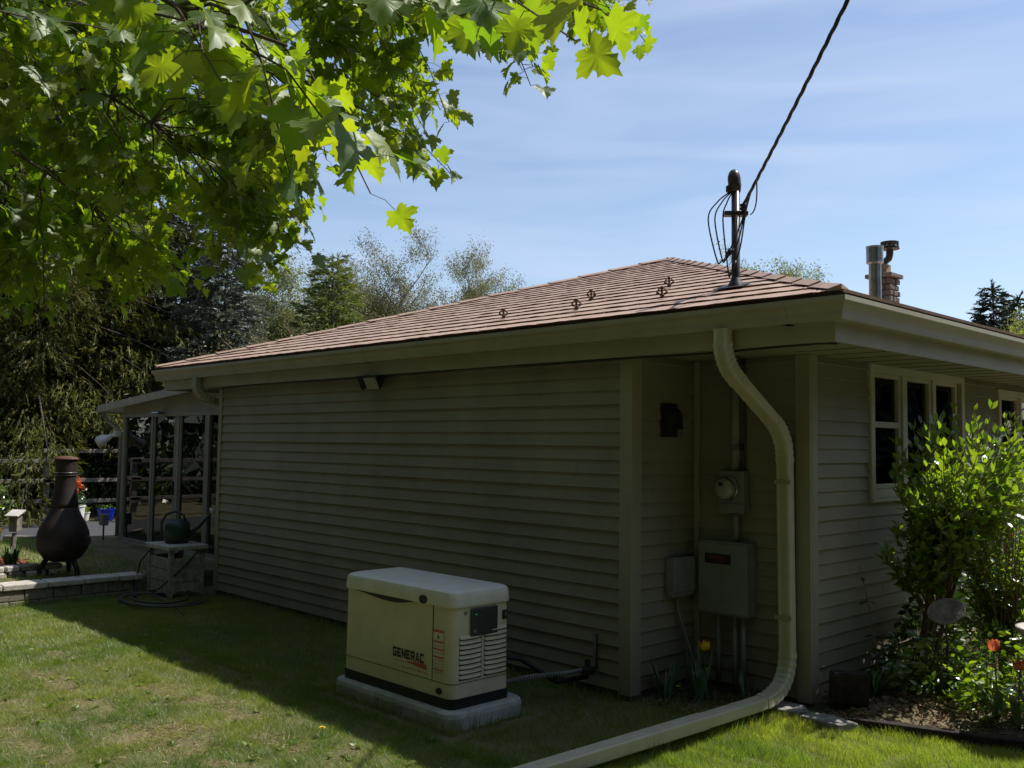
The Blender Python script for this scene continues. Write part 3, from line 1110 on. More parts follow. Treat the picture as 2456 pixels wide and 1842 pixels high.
# loops between the hood and the splices
L_ = -rv
thr = np.array([th[0], th[1], 3.66])
spl = np.array([MXY[0], MXY[1], 3.27]) + np.array([.714, -.70, 0]) * .05
for k, (w, zb, e) in enumerate(((.155, 3.15, 0.03), (.115, 3.16, .0), (.065, 3.06, -.03))):
    a = thr + np.array([.01 * k, 0, -.005 * k])
    c1 = a + L_ * w + np.array([0, 0, -.20])
    c2 = np.array([MXY[0], MXY[1], zb]) + L_ * (w * .92) + np.array([.714, -.7, 0]) * .03
    c3 = np.array([MXY[0], MXY[1], zb + .02]) + L_ * (w * .55) + np.array([.714, -.7, 0]) * .05
    c4 = spl + rv * (.02 * k - .02) + np.array([0, 0, e])
    c5 = ins + np.array([0, 0, -.06 + .02 * k]) + rv * (.01 * k)
    ctrl = [a, a + L_ * (w * .55) + np.array([0, 0, -.07]), c1, c2, (c2 + c3) / 2 + np.array([0, 0, -.018]), c3, c4, c5, st + dirv * (.02 + .05 * k)]
    sp = []
    C = [ctrl[0]] + ctrl + [ctrl[-1]]
    for i in range(1, len(C) - 2):
        for t in np.linspace(0, 1, 7)[:-1]:
            sp.append(.5 * (2 * C[i] + (C[i + 1] - C[i - 1]) * t + (2 * C[i - 1] - 5 * C[i] + 4 * C[i + 1] - C[i + 2]) * t * t + (3 * C[i] - C[i - 1] - 3 * C[i + 1] + C[i + 2]) * t ** 3))
    MB().tube(sp, .0055, 6).build('drip_loop', CABLE, sv, smooth=True)
    dd = (c4 - c3) / LEN3(c4 - c3)
    MB().tube([c3 + dd * .01, c3 + dd * .07], .0105, 8).build('splice', BLACK, sv, smooth=True)
q0, q1 = st + dirv * .17, ins + np.array([0, 0, -.05]) + rv * .05
MB().tube(arc(q0, q1 + rv * .06 + np.array([0, 0, .03]), q1, 10), .005, 6).build('messenger_tail', CABLE, sv, smooth=True)

BR = [(-5.996, 5.707, 'lowest and farthest along the roof'), (-5.113, 5.683, 'the lower one of the middle pair'), (-5.478, 6.283, 'the upper one of the middle pair'),
      (-4.296, 5.737, 'the lower one of the pair beside the mast'), (-4.733, 6.419, 'the upper one of the pair beside the mast')]
bm_ = MB()
# a small cast bracket: foot, stem, arrow shaped plate with two holes
bm_.obox((0, -.005, .004), ((1, 0, 0), (0, 1, 0), (0, 0, 1)), (.025, .065, .004))
bm_.tube([(0, -.05, .006), (0, -.03, .03), (0, -.01, .05)], .009, 8)
out = [(-.016, 0), (.016, 0), (.02, .03), (.035, .042), (.062, .05), (.06, .066), (.038, .076), (.03, .098), (0, .118), (-.03, .098), (-.038, .076), (-.06, .066), (-.062, .05), (-.035, .042), (-.02, .03)]
hole = lambda cx, cz, r: [(cx + r * math.cos(2 * PI * k / 8), cz + r * math.sin(2 * PI * k / 8)) for k in range(8)]
# plate as a ring of lobes round two openings
for seg in (((-.022, 0), (.022, 0), (.020, .03), (-.020, .03)), ((.021, .022), (.066, .045), (.060, .068), (.026, .052)), ((-.021, .022), (-.066, .045), (-.060, .068), (-.026, .052)),
            ((.044, .0625), (.060, .0685), (.040, .094), (.020, .088)), ((-.044, .0625), (-.060, .0685), (-.040, .094), (-.020, .088)),
            ((-.042, .0945), (.042, .0945), (.0, .13)), ((-.0125, .0305), (.0125, .0305), (.0125, .094), (-.0125, .094))):
    bm_.prism([(x, 0, z) for x, z in seg], (0, random.uniform(.0, .002), 0), (0, -.011, 0))
bme = bm_.mesh('snow_guard', RUST)
recalc(bme)
for (x, y, w) in BR:
    zz = RZ0 + SL * (y - RY0) + .024
    o = inst('snow_guard', bme, None, (x, y, zz), (math.atan(SL), 0, 0.5), 0.68)
    tag(o, 'rusty snow guard bracket on the roof, ' + w, 'snow guard', 'rusty brackets on the roof')

# ------------------------------------------------------------------ generator
CREAM = mat('cream_powder_coat', (0.60, 0.565, 0.40), 0.45, 0.05, 5, bump=0.12, bs=220)
LIDM = mat('white_powder_coat', (0.66, 0.66, 0.60), 0.4, 0.06, 7, bump=0.15, bs=240)
GX0, GX1, GY0, GY1 = -5.83, -4.625, 3.985, 4.505
EY = lambda v: GY0 + (v - 3.99) * (GY1 - GY0) / .65
XF = lambda v: GX1 + (v + 4.60) * (GX1 - GX0) / 1.23


def slab(x0, x1, y0, y1, zs, r, n=6):
    """stack of rounded rectangles: zs list of (z, inset)"""
    b = MB()
    rows = []
    for z, ins_ in zs:
        rr = max(r - ins_ * .5, .01)
        ring = []
        for (cx, cy, a0) in ((x1 - ins_ - rr, y1 - ins_ - rr, 0), (x0 + ins_ + rr, y1 - ins_ - rr, PI / 2), (x0 + ins_ + rr, y0 + ins_ + rr, PI), (x1 - ins_ - rr, y0 + ins_ + rr, 1.5 * PI)):
            for k in range(n + 1):
                t = a0 + PI / 2 * k / n
                ring.append((cx + rr * math.cos(t), cy + rr * math.sin(t), z))
        rows.append(ring)
    m = len(rows[0])
    vs = [p_ for r_ in rows for p_ in r_]
    fs = [(i * m + k, i * m + (k + 1) % m, (i + 1) * m + (k + 1) % m, (i + 1) * m + k) for i in range(len(rows) - 1) for k in range(m)]
    fs += [tuple(range(m - 1, -1, -1)), tuple(range((len(rows) - 1) * m, len(rows) * m))]
    return b.add(vs, fs)


pad = slab(GX0 - .06, GX1 + .075, GY0 - .065, GY1 + .10, [(-.1, .01), (.072, .0), (.098, .006), (.11, .022)], .11).build('generator_pad', CONCRETE)
tag(pad, 'rounded pale concrete pad on the grass under the generator', 'concrete pad')
gen = thing('generator', 'cream standby generator with white lid standing on a concrete pad', 'generator', (XF(-5.215), EY(4.315), 0.14))
slab(GX0 - .004, GX1 + .004, GY0 - .004, GY1 + .004, [(.141, .0), (.205, .0)], .055).build('base_rail', BLACK, gen)
body = slab(GX0, GX1, GY0, GY1, [(.2055, .0), (.78, .004)], .06).build('body', CREAM, gen, bevel=0.0)
slab(GX0 - .002, GX1 + .002, GY0 - .002, GY1 + .002, [(.297, .0), (.300, .0)], .06).build('panel_seam', ROOFDARK, body)
lid = slab(GX0 - .012, GX1 + .012, GY0 - .012, GY1 + .012, [(.7805, .002), (.79, 0), (.855, .006), (.872, .013), (.882, .028), (.890, .06), (.8975, .16)], .07).build('lid', LIDM, gen, smooth=True)
m_ = lid.modifiers.new('edge', 'EDGE_SPLIT')
m_.split_angle = math.radians(28)
# crescent grip slot under the lid
b = MB()
xs = np.linspace(XF(-5.755), XF(-4.985), 21)
topz = [.779 for _ in xs]
t_ = (xs - xs[0]) / (xs[-1] - xs[0])
lowz = .779 - .034 * np.sin(t_ ** 1.5 * PI) - .0
vs = [(x, GY0 - .0025, z) for x, z in zip(xs, topz)] + [(x, GY0 - .0025, z) for x, z in zip(xs, lowz)]
b.add(vs, [(i, i + 1, 22 + i, 21 + i) for i in range(20)])
b.build('grip_slot', BLACK, body)


def oval(x, z, a, c_, face='y'):
    return MB().add([(x + a * math.cos(2 * PI * k / 20), GY0 - .014, z + c_ * math.sin(2 * PI * k / 20)) for k in range(20)] +
                    [(x + a * math.cos(2 * PI * k / 20), GY0 - .004, z + c_ * math.sin(2 * PI * k / 20)) for k in range(20)],
                    [tuple(range(20))] + [(k, (k + 1) % 20, 20 + (k + 1) % 20, 20 + k) for k in range(20)])


lk = oval(XF(-4.89), .806, .043, .028).build('lock', BLACK, gen)
MB().box(XF(-4.907), XF(-4.873), GY0 - .0165, GY0 - .0145, .803, .809).build('key_slot', MASTM, lk)
oval(XF(-4.715), .245, .026, .020).build('lift_plug', BLACK, gen)
# door seam on the front
MB().box(XF(-4.797), XF(-4.794), GY0 - .0018, GY0 + .01, .3005, .778).build('door_seam', ROOFDARK, body)
INK = mat('dark_grey_print', (0.05, 0.047, 0.04), 0.6, 0.1)
STICK = mat('white_sticker', (0.62, 0.60, 0.52), 0.5, 0.06)
ORANGE = mat('orange_red_print', (0.50, 0.10, 0.045), 0.6, 0.1)
block_word('GENERAC', gen, INK, XF(-5.225), GY0 - .0022, .388, .335, .062)
MB().prism([(XF(-5.075), GY0 - .0022, .375), (XF(-4.955), GY0 - .0022, .383), (XF(-4.855), GY0 - .0022, .383), (XF(-4.855), GY0 - .0022, .352), (XF(-4.975), GY0 - .0022, .363)], (0, 0, 0), (0, .001, 0)).build('stripe', ORANGE, gen)
MB().box(XF(-5.21), XF(-4.955), GY0 - .0022, GY0 - .001, .3655, .368).build('underline', ORANGE, gen)
tag(put_text(text_mesh('Guardian Series', 0.028, 0.0004, 0.0, 1.45), ORANGE, gen, (XF(-4.985), GY0 - .0022, .333), 1.0), kind='stuff')
FAINT = mat('faint_red_print', (0.42, 0.28, 0.2), 0.6)
# warning sticker strip
stx0, stx1 = XF(-4.783), XF(-4.683)
stk = MB().box(stx0, stx1, GY0 - .0024, GY0 - .001, .335, .628).build('warning_sticker', STICK, gen)
for z, h_ in ((.612, .014), (.547, .010), (.500, .010), (.450, .011), (.372, .008), (.412, .003)):
    MB().box(stx0, stx1, GY0 - .0034, GY0 - .0026, z, z + h_).build('red_bar', ORANGE, stk)
MB().prism([(XF(-4.749), GY0 - .0036, .575), (XF(-4.721), GY0 - .0036, .575), (XF(-4.735), GY0 - .0036, .600)], (0, 0, 0), (0, .001, 0)).build('warning_triangle', INK, stk)
for z in (.562, .530, .522, .485, .477, .438, .430, .395, .386, .360, .352):
    for k in range(3):
        a = stx0 + .012 + k * .028
        MB().box(a, a + .02 + .004 * ((k * 7 + int(z * 1000)) % 2), GY0 - .0034, GY0 - .0026, z, z + .0035).build('print_line', FAINT, stk)
# end face: control window, breaker, louvres
xf = GX1
win = MB().box(xf + .0005, xf + .014, EY(4.18), EY(4.475), .585, .765).build('control_window', mat('smoked_cover', (0.028, 0.032, 0.042), 0.25, 0.1), gen, bevel=.008)
LED = mat('green_indicator', (0.02, .4, .1), 0.4)
LED.node_tree.nodes['Principled BSDF'].inputs['Emission Color'].default_value = (0.05, 1, .25, 1)
LED.node_tree.nodes['Principled BSDF'].inputs['Emission Strength'].default_value = 0.35
MB().lathe((xf + .0145, EY(4.23), .725), [(.003, 0), (.003, .002)], 8, axis=0).build('status_light', LED, win)
MB().lathe((xf + .0145, EY(4.215), .62), [(.011, 0), (.011, .004)], 12, axis=0).build('window_knob', GREYPAINT, win)
MB().lathe((xf + .001, EY(4.135), .74), [(.012, 0), (.012, .004)], 12, axis=0).build('screw_cap', GREYPAINT, gen)
br = MB().box(xf + .0005, xf + .009, EY(4.54), EY(4.59), .665, .725).build('breaker', BLACK, gen)
MB().box(xf + .0095, xf + .014, EY(4.557), EY(4.573), .69, .71).build('breaker_switch', GREYPAINT, br)
lou = {}
for col, (a, c_) in enumerate(((EY(4.07), EY(4.31)), (EY(4.34), EY(4.595)))):
    for k in range(10):
        z = .300 + .0245 + k * .0312
        if col == 0 and k == 9:
            continue
        bl = MB()
        bl.box(xf - .002, xf + .0012, a, c_, z - .009, z + .012)
        sl_ = bl.build('louvre_slot', ROOFDARK, gen)
        n = 10
        vs, fs = [], []
        for i in range(n + 1):
            t = i / n
            y = a + (c_ - a) * t
            bow = 0.017 * math.sin(PI * min(max(t, .0), 1)) ** .5
            vs += [(xf - .001, y, z + .024), (xf + bow, y, z + .004), (xf + bow * .96, y, z + .0015), (xf - .001, y, z + .012)]
        for i in range(n):
            q = 4 * i
            fs += [(q, q + 4, q + 5, q + 1), (q + 1, q + 5, q + 6, q + 2), (q + 2, q + 6, q + 7, q + 3)]
        MB().add(vs, fs).build('louvre', CREAM, sl_)

gen.location.z -= 0.03
gp = thing('gas_pipe', 'grey gas pipe with regulator between the generator and the wall', 'pipe', (-4.45, 4.9, 0.1))
MB().tube([(-4.68, GY1 - .01, .20), (-4.66, 4.75, .20), (-4.57, 5.0, .20), (-4.55, 5.29, .20)], .014, 10).build('flex_pipe', GREYPAINT, gp, smooth=True)
for y in np.arange(4.52, 4.97, .022):
    MB().lathe((-4.68 + .11 * (y - 4.5) / .5, y, .20), [(.0165, 0), (.0165, -.010)], 10, axis=1).build('rib', GREYPAINT, gp)
b = MB().lathe((-4.545, 5.20, .17), [(.05, 0), (.055, .01), (.055, .04), (.02, .055), (.02, .1)], 14)
b.build('regulator', BLACK, gp)
MB().tube([(-4.545, 5.24, .20), (-4.545, 5.285, .2), (-4.545, 5.285, .44)], .016, 10).build('riser', MASTM, gp, smooth=True)
MB().tube([(-4.80, GY1 - .01, .36), (-4.77, 4.75, .30), (-4.66, 5.0, .12), (-4.60, 5.26, .13)], .018, 10).build('flex_conduit', BLACK, gp, smooth=True)

# ------------------------------------------------------------------ stand, watering can, hose, retaining wall
sd_t = thing('stand', 'weathered pale wooden stand with slab top beside the house corner', 'stand', (-10.85, 5.05, 0.0))
PALEW = mat('faded_cream_wood', (0.36, 0.33, 0.26), 0.85, 0.2, 18, bump=0.3, bs=60)
sx0, sx1, sy0, sy1 = -11.12, -10.52, 4.80, 5.22
for (x, y) in ((sx0, sy0), (sx1 - .05, sy0), (sx0, sy1 - .05), (sx1 - .05, sy1 - .05)):
    MB().box(x, x + .05, y, y + .05, .0, .53).build('leg', PALEW, sd_t, bevel=.004)
MB().box(sx0 - .03, sx1 + .03, sy0 - .03, sy1 + .03, .531, .585).build('top_slab', CAPSTONE, sd_t, bevel=.01)
for k, z in enumerate((.03, .17, .31)):
    MB().box(sx0 + .0505, sx1 - .0505, sy0 + .008, sy0 + .026, z, z + .132).build('front_plank', PALEW, sd_t, bevel=.003)
    MB().box(sx1 - .030, sx1 - .010, sy0 + .0505, sy1 - .0505, z, z + .132).build('side_plank', PALEW, sd_t, bevel=.003)
    MB().box(sx0 + .010, sx0 + .030, sy0 + .0505, sy1 - .0505, z, z + .132).build('side_plank', PALEW, sd_t, bevel=.003)

wc = thing('watering_can', 'dark green watering can with pale rose standing on the wooden stand', 'watering can', (-10.84, 5.02, .585))
CANG = mat('dark_green_plastic', (0.018, 0.05, 0.035), 0.4, 0.15)
cx_, cy_, cz_ = -10.84, 5.02, .586
bodyc = MB().lathe((cx_, cy_, cz_), [(.125, 0), (.14, .02), (.155, .14), (.15, .22), (.11, .265), (.10, .27)], 24).build('body', CANG, wc, smooth=True)
ax = np.array([.72, .69, 0])
sp0 = np.array([cx_, cy_, cz_ + .08]) + ax * .13
sp1 = np.array([cx_, cy_, cz_ + .36]) + ax * .40
MB().tube([sp0, (sp0 + sp1) / 2 + (0, 0, -.02), sp1], [.034, .022, .016], 10).build('spout', CANG, wc, smooth=True)
dd = (sp1 - sp0) / LEN3(sp1 - sp0)
MB().tube([sp1, sp1 + dd * .03, sp1 + dd * .045], [.018, .05, .046], 16).build('rose', mat('pale_plastic', (0.6, 0.6, 0.54), 0.5), wc, smooth=True)
hh = [np.array([cx_, cy_, cz_]) + ax * u + np.array([0, 0, z]) for u, z in ((.10, .26), (.07, .33), (-.02, .37), (-.13, .34), (-.19, .24), (-.185, .12), (-.15, .06))]
MB().tube(hh, .014, 8).build('handle', CANG, wc, smooth=True)

hz = thing('garden_hose', 'grey green garden hose coiled on the shaded grass beside the stand', 'hose', (-10.4, 4.6, 0.02))
HOSE = mat('grey_green_hose', (0.05, 0.06, 0.045), 0.5, 0.15)
pts = [(-10.46, 5.27, .52), (-10.52, 5.13, .50), (-10.50, 4.9, .30), (-10.6, 4.74, .12), (-10.75, 4.70, .035)]
for k in range(64):
    t = k / 63
    a = 2.2 + t * 2 * PI * 3.1
    r_ = .36 + .10 * math.sin(t * 9) + .1 * t
    pts.append((-10.35 + r_ * 1.25 * math.cos(a), 4.62 + r_ * .8 * math.sin(a), .03 + .03 * (k % 21) / 21))
pts += [(-9.6, 4.5, .03), (-9.3, 4.4, .03)]
MB().tube(pts, .011, 7).build('hose', HOSE, hz, smooth=True)
MB().lathe((-10.46, 5.27, .50), [(.02, 0), (.028, .02), (.028, .05), (.015, .06)], 10).build('tap_fitting', MASTM, hz)
pts = [(-11.0, 4.79, .53), (-11.14, 4.72, .36), (-11.10, 4.66, .16), (-11.0, 4.6, .03), (-10.7, 4.5, .025)]
MB().tube(pts, .009, 7).build('hose', BLACK, hz, smooth=True)

rw = thing('retaining_wall', 'low block retaining wall with pale stone caps beyond the lawn', 'wall', (-11.2, 2.5, 0.0))
y = -0.6
k = 0
while y < 4.70:
    L = random.uniform(.36, .48)
    y2 = min(y + L, 4.74)
    if 4.74 - y2 < .12:
        y2 = 4.74
    jx = random.uniform(-.008, .008)
    MB().box(-11.37 + jx, -11.085 + jx, y + .004, y2 - .004, .158 + random.uniform(-.004, .004), .222).build('cap_stone', CAPSTONE, rw, bevel=.012)
    y = y2
for c_, z in enumerate((-.08, .04)):
    y = -0.6 - .15 * c_
    while y < 4.72:
        y2 = min(y + .30, 4.73)
        MB().box(-11.33, -11.115 + random.uniform(-.006, .006), y + .004, y2 - .004, z, z + .115).build('block', BLOCKM, rw, bevel=.010)
        y = y2

# ------------------------------------------------------------------ chiminea
cm = thing('chiminea', 'dark cast iron chiminea with rusty chimney cap behind the low wall', 'chiminea', (-11.85, 4.08, 0.19))
IRON = mat('black_cast_iron', (0.010, 0.009, 0.009), 0.6, 0.3, 7, col2=(0.032, 0.018, 0.012), bump=0.4, bs=50)
cxm, cym = -11.85, 4.08
prof = [(.13, .16), (.21, .20), (.275, .30), (.295, .40), (.285, .50), (.245, .60), (.19, .70), (.165, .76), (.15, .80)]
MB().lathe((cxm, cym, .19), prof, 28).build('belly', IRON, cm, smooth=True)
nk = MB().lathe((cxm, cym, .19), [(.150, .801), (.158, .81), (.150, .84), (.125, .98), (.112, 1.16), (.112, 1.17)], 24).build('neck', IRON, cm, smooth=True)
MB().lathe((cxm, cym, .19), [(.113, 1.171), (.124, 1.18), (.118, 1.20), (.116, 1.22), (.128, 1.345), (.128, 1.36)], 24).build('flue', IRON, cm, smooth=True)
for z in (1.17, 1.20):
    MB().lathe((cxm, cym, .19 + z), [(.118, 0), (.126, .004), (.118, .010)], 24).build('band', GALV, nk)
MB().lathe((cxm, cym, 1.5505), [(.142, 0), (.142, .008), (.11, .028), (.05, .042), (.01, .045)], 24).build('rain_cap', RUST, cm, smooth=True)
for k in range(3):
    a = 2 * PI * k / 3 + .4
    d = np.array([math.cos(a), math.sin(a)])
    MB().tube([(cxm + d[0] * .16, cym + d[1] * .16, .40), (cxm + d[0] * .24, cym + d[1] * .24, .27), (cxm + d[0] * .25, cym + d[1] * .25, .185)], [.035, .028, .03], 8).build('leg', IRON, cm, smooth=True)
dq = np.array([.714, -.70])
MB().lathe((cxm + .30 * .94, cym - .30 * .35, .52), [(.02, -.02), (.02, .02)], 8, axis=0).build('door_handle', MASTM, cm)
MB().tube([(cxm + .28, cym + .16, .66), (cxm + .33, cym + .19, .64), (cxm + .33, cym + .20, .58), (cxm + .29, cym + .18, .55)], .009, 6).build('side_handle', MASTM, cm, smooth=True)

# ------------------------------------------------------------------ sunroom
SUNF = mat('beige_sunroom_frame', (0.25, 0.24, 0.195), 0.5, 0.06)
sr = thing('sunroom', 'glazed beige sunroom with shallow sloping roof behind the house corner', 'sunroom', (-13.3, 6.1, 0.17))
SX0, SX1, SY0, SY1 = -15.28, -11.13, 6.10, 9.4
zb, zt = .20, 2.15
MB().box(SX0, SX1, SY0, SY1, -.1, .195).build('floor', CONCRETE, sr)


def roofz(x):
    return 2.28 + (x + 15.99) * 0.072


for (x, w) in ((SX0, .11), (-14.19, .06), (-13.33, .10), (-12.38, .09), (-11.5, .08)):
    for y in (SY0, SY1 - .07):
        MB().box(x, x + w, y, y + .07, .196, zt).build('post', SUNF, sr, bevel=.004)
for y in (7.2, 8.3):
    MB().box(SX0, SX0 + .07, y, y + .08, .196, zt).build('post', SUNF, sr, bevel=.004)
for y in (SY0, SY1 - .07):
    MB().box(SX0, SX1, y - .004, y + .074, zt + .0005, zt + .06).build('header', SUNF, sr, bevel=.003)
    MB().box(SX0 + .12, SX1, y + .008, y + .06, .196, .25).build('sill', SUNF, sr)
    MB().prism([(SX0, y + .01, zt + .061), (SX1, y + .01, zt + .061), (SX1, y + .01, roofz(SX1) - .02), (SX0, y + .01, roofz(SX0) - .02)], (0, 0, 0), (0, .05, 0)).build('gable_panel', SIDING, sr)
xs = [SX0 + .112, -14.19, -14.128, -13.33, -13.228, -12.38, -12.288, -11.5, -11.418, SX1]
for a, c_ in zip(xs[0::2], xs[1::2]):
    for y in (SY0 + .035, SY1 - .04):
        MB().box(a, c_, y, y + .006, .251, zt - .001).build('pane', SUNGLASS, sr)
for a, c_ in ((SY0 + .071, 7.199), (7.281, 8.299), (8.381, SY1 - .071)):
    MB().box(SX0 + .03, SX0 + .036, a, c_, .251, zt - .001).build('pane', SUNGLASS, sr)
MB().box(SX0 + .001, SX0 + .069, SY0 + .075, SY1 - .075, zt + .0005, roofz(SX0) - .03).build('header', SUNF, sr)
# sliding door meeting stiles
for x in (-13.40, -13.22, -12.44, -14.12):
    MB().box(x, x + .035, SY0 + .012, SY0 + .034, .252, zt - .002).build('door_stile', SUNF, sr)
MB().box(-13.37, -13.345, SY0 - .02, SY0 + .011, 1.0, 1.2).build('door_handle', BLACK, sr)
RF = [(-15.97, roofz(-16.0) - .03), (SX1, roofz(SX1) - .03), (SX1, roofz(SX1) + .07), (-15.97, roofz(-16.0) + .07)]
rf = MB().prism([(x, 0, z) for x, z in RF], (0, 6.0, 0), (0, 9.8, 0)).build('roof', mat('grey_roof_panel', (0.30, 0.29, 0.26), 0.6), sr)
MB().prism([(-16.0, 0, 2.245), (SX1, 0, roofz(SX1) - .035), (SX1, 0, roofz(SX1) + .075), (-16.0, 0, 2.36)], (0, 5.975, 0), (0, 5.9995, 0)).build('rake_board', mat('pale_rake_board', (0.38, 0.36, 0.31), 0.5), rf)
MB().sweep([(a * .8, z * .8) for a, z in [(0, 0), (0, -.13), (.08, -.13), (.12, -.05), (.12, 0)]], [(-16.0, 5.98, 2.33), (-16.0, 9.8, 2.33)], [((-1, 0, 0), (0, 0, 1))] * 2).build('gutter', SUNF, rf)
MB().tube([(-16.03, 6.1, 2.23), (-16.0, 6.1, 2.14), (-15.5, 6.1, 1.98), (-15.34, 6.1, 1.90), (-15.33, 6.1, 1.7), (-15.33, 6.1, .25)], .032, 8).build('downspout', SUNF, sr, smooth=True)
MB().lathe((-13.75, SY0 - .10, zt + .03), [(.09, 0), (.10, .01), (.08, .035), (.03, .045)], 16).box(-13.77, -13.73, SY0 - .09, SY0 - .004, zt + .04, zt + .055).build('door_lamp', GALV, sr)
sl = thing('spot_light', 'white twin spot light on the corner post of the sunroom', 'light', (-15.32, 6.05, 1.88))
WHITE = mat('white_enamel', (0.7, 0.7, 0.68), 0.4, 0.05)
MB().box(-15.38, -15.29, 5.99, 6.095, 1.84, 1.93).build('mount', WHITE, sl, bevel=.01)
for d in (np.array([-.7, -.5, -.35]), np.array([-.2, -.8, -.5])):
    d = d / LEN3(d)
    q = np.array([-15.37, 6.02, 1.88])
    MB().tube([q, q + d * .12, q + d * .2, q + d * .3], [.02, .04, .07, .085], 14).build('lamp_head', WHITE, sl, smooth=True)
ub = thing('utility_box', 'small grey outdoor socket box on a stake beside the sunroom post', 'box', (-15.5, 5.95, .17))
MB().tube([(-15.5, 5.95, .0), (-15.5, 5.95, .45)], .015, 8).build('stake', MASTM, ub)
MB().box(-15.58, -15.42, 5.90, 6.0, .42, .60).build('box', GREYPAINT, ub, bevel=.012)
# things standing inside the sunroom
POT = mat('white_ceramic', (0.65, 0.64, 0.6), 0.4, 0.05)
TERR = mat('terracotta', (0.36, 0.15, 0.08), 0.8, 0.15)


# ------------------------------------------------------------------ plant helpers
OVAL_V = [(0, 0, 0), (.20, .28, .05), (.22, .58, .05), (0, 1, -.04), (-.22, .58, .05), (-.20, .28, .05), (0, .45, 0)]
OVAL_F = [(6, 0, 1), (6, 1, 2), (6, 2, 3), (6, 3, 4), (6, 4, 5), (6, 5, 0)]


def rand_dirs(n, up=0.0):
    d = rng.normal(size=(n, 3))
    d /= np.linalg.norm(d, axis=1, keepdims=True)
    d[:, 2] += up
    return d / np.linalg.norm(d, axis=1, keepdims=True)


def leaf_cloud(name, pos, dirs, size, m, parent, tv=OVAL_V, tf=OVAL_F, roll=None, kind=None, smooth=False):
    n = len(pos)
    Rm = frames(dirs, rng.uniform(0, 2 * PI, n) if roll is None else roll)
    V, F = scatter(tv, tf, pos, Rm, size)
    o = npobj(name, V, F, m, parent, attr=np.repeat(rng.random(n), len(tv)), smooth=smooth)
    if kind:
        tag(o, kind=kind)
    return o


def big_leaves(name, pos, dirs, size, ms, parent, meshes, roll=None):
    """single leaves, each an object that shares one of a few meshes"""
    n = len(pos)
    Rm = frames(dirs, rng.uniform(0, 2 * PI, n) if roll is None else roll)
    for i in range(n):
        q = Matrix(Rm[i].tolist()).to_quaternion()
        inst(name, meshes[i % len(meshes)], parent, pos[i], q, float(size[i]))


def tmesh(name, tv, tf, m):
    return npmesh(name, np.array(tv, float), np.array(tf), m, smooth=False)


# ------------------------------------------------------------------ lawn
GRASS = leafmat('grass_blades', (0.068, 0.138, 0.018), (0.205, 0.215, 0.055), 0.45, (2.3, 2.5, .9), gloss=0.05, rough=.5)
LUSH = leafmat('lush_grass_blades', (0.075, 0.15, 0.022), (0.235, 0.265, 0.06), 0.50, (2.9, 2.8, 1.0), gloss=0.05, rough=.5)
BARE = [(-7.34, 2.56, .22), (-6.66, 2.98, .40), (-6.54, 2.46, .35), (-5.95, 2.4, .38), (-5.75, 3.18, .28), (-5.39, 2.58, .35), (-5.83, 2.64, .25), (-5.58, 2.71, .3), (-4.99, 2.6, .3), (-7.82, 2.52, .25),
        (-4.69, 3.23, .25), (-6.3, 3.12, .3), (-5.54, 2.06, .35), (-6.11, 1.92, .3), (-7.0, 2.05, .4), (-8.3, 2.9, .3), (-5.1, 3.05, .2)]
BARE = [(a, b_, r_ * .78) for a, b_, r_ in BARE]


def lawn_ok(x, y):
    ok = ~((y > YL - .06) & (x < XA + .02))
    ok &= ~((y > YR - .1) & (x < XE))
    ok &= ~((y > bed_edge(x) - .02) & (x > -3.62))
    ok &= ~((x > -5.905) & (x < -4.43) & (y > 3.805) & (y < 4.695))
    ok &= ~((x < -11.08) & (x > -11.38) & (y < 4.76))
    ok &= ~((x < -11.10) & (y > SY0 - .03) & (x > SX0 - .05))
    ok &= ~((x < -18.7))
    ok &= ~((x > -11.2) & (x < -10.4) & (y > 4.7) & (y < 5.3))
    return ok


def blades(n, x0, x1, y0, y1, h0, h1, w, m, name, dens=None, lean=.5):
    x = rng.uniform(x0, x1, n)
    y = rng.uniform(y0, y1, n)
    keep = lawn_ok(x, y)
    if dens is not None:
        keep &= rng.random(n) < dens(x, y)
    x, y = x[keep], y[keep]
    n = len(x)
    clump = vnoise(x, y, 9.0)
    h = (h0 + (h1 - h0) * rng.random(n) ** 1.6) * (.55 + .9 * clump)
    a = rng.uniform(0, 2 * PI, n)
    la = rng.uniform(0, 2 * PI, n) * .6 + 2.2 * vnoise(x, y, 3.0) * 2 * PI
    le = h * lean * rng.uniform(.3, 1.5, n)
    dx_, dy_ = np.cos(la), np.sin(la)
    wx, wy = np.cos(a) * w, np.sin(a) * w
    z = gz(x, y) - .004
    V = np.empty((n, 3, 3))
    k_ = .10 * rng.random(n)
    V[:, 0] = np.stack([x - wx * 1.15 - dx_ * le * k_, y - wy * 1.15 - dy_ * le * k_, z], 1)
    V[:, 1] = np.stack([x + wx * 1.15, y + wy * 1.15, z], 1)
    V[:, 2] = np.stack([x + dx_ * le, y + dy_ * le, z + h], 1)
    F = np.arange(n * 3).reshape(n, 3)
    r = np.clip(.75 * vnoise(x + 5, y, 1.6) + .35 * rng.random(n) ** 2 + .25 * vnoise(x, y + 7, 6) - .12, 0, 1)
    return V.reshape(-1, 3), F, np.repeat(r, 3)


def dens_left(x, y):
    d = .5 + .9 * vnoise(x, y, 2.2) * (.5 + vnoise(x + 3, y, 7))
    for (bx, by, r) in BARE:
        q = ((x - bx) / r) ** 2 + ((y - by) / (r * .55)) ** 2 + 2.0 * (vnoise(x, y, 5.3) - .5) + 1.5 * (vnoise(x + 4, y, 14) - .5)
        d = np.where(q < 1, d * (.22 + .4 * np.clip(q, 0, 1)), d)
    return np.clip(d, .04, 1)


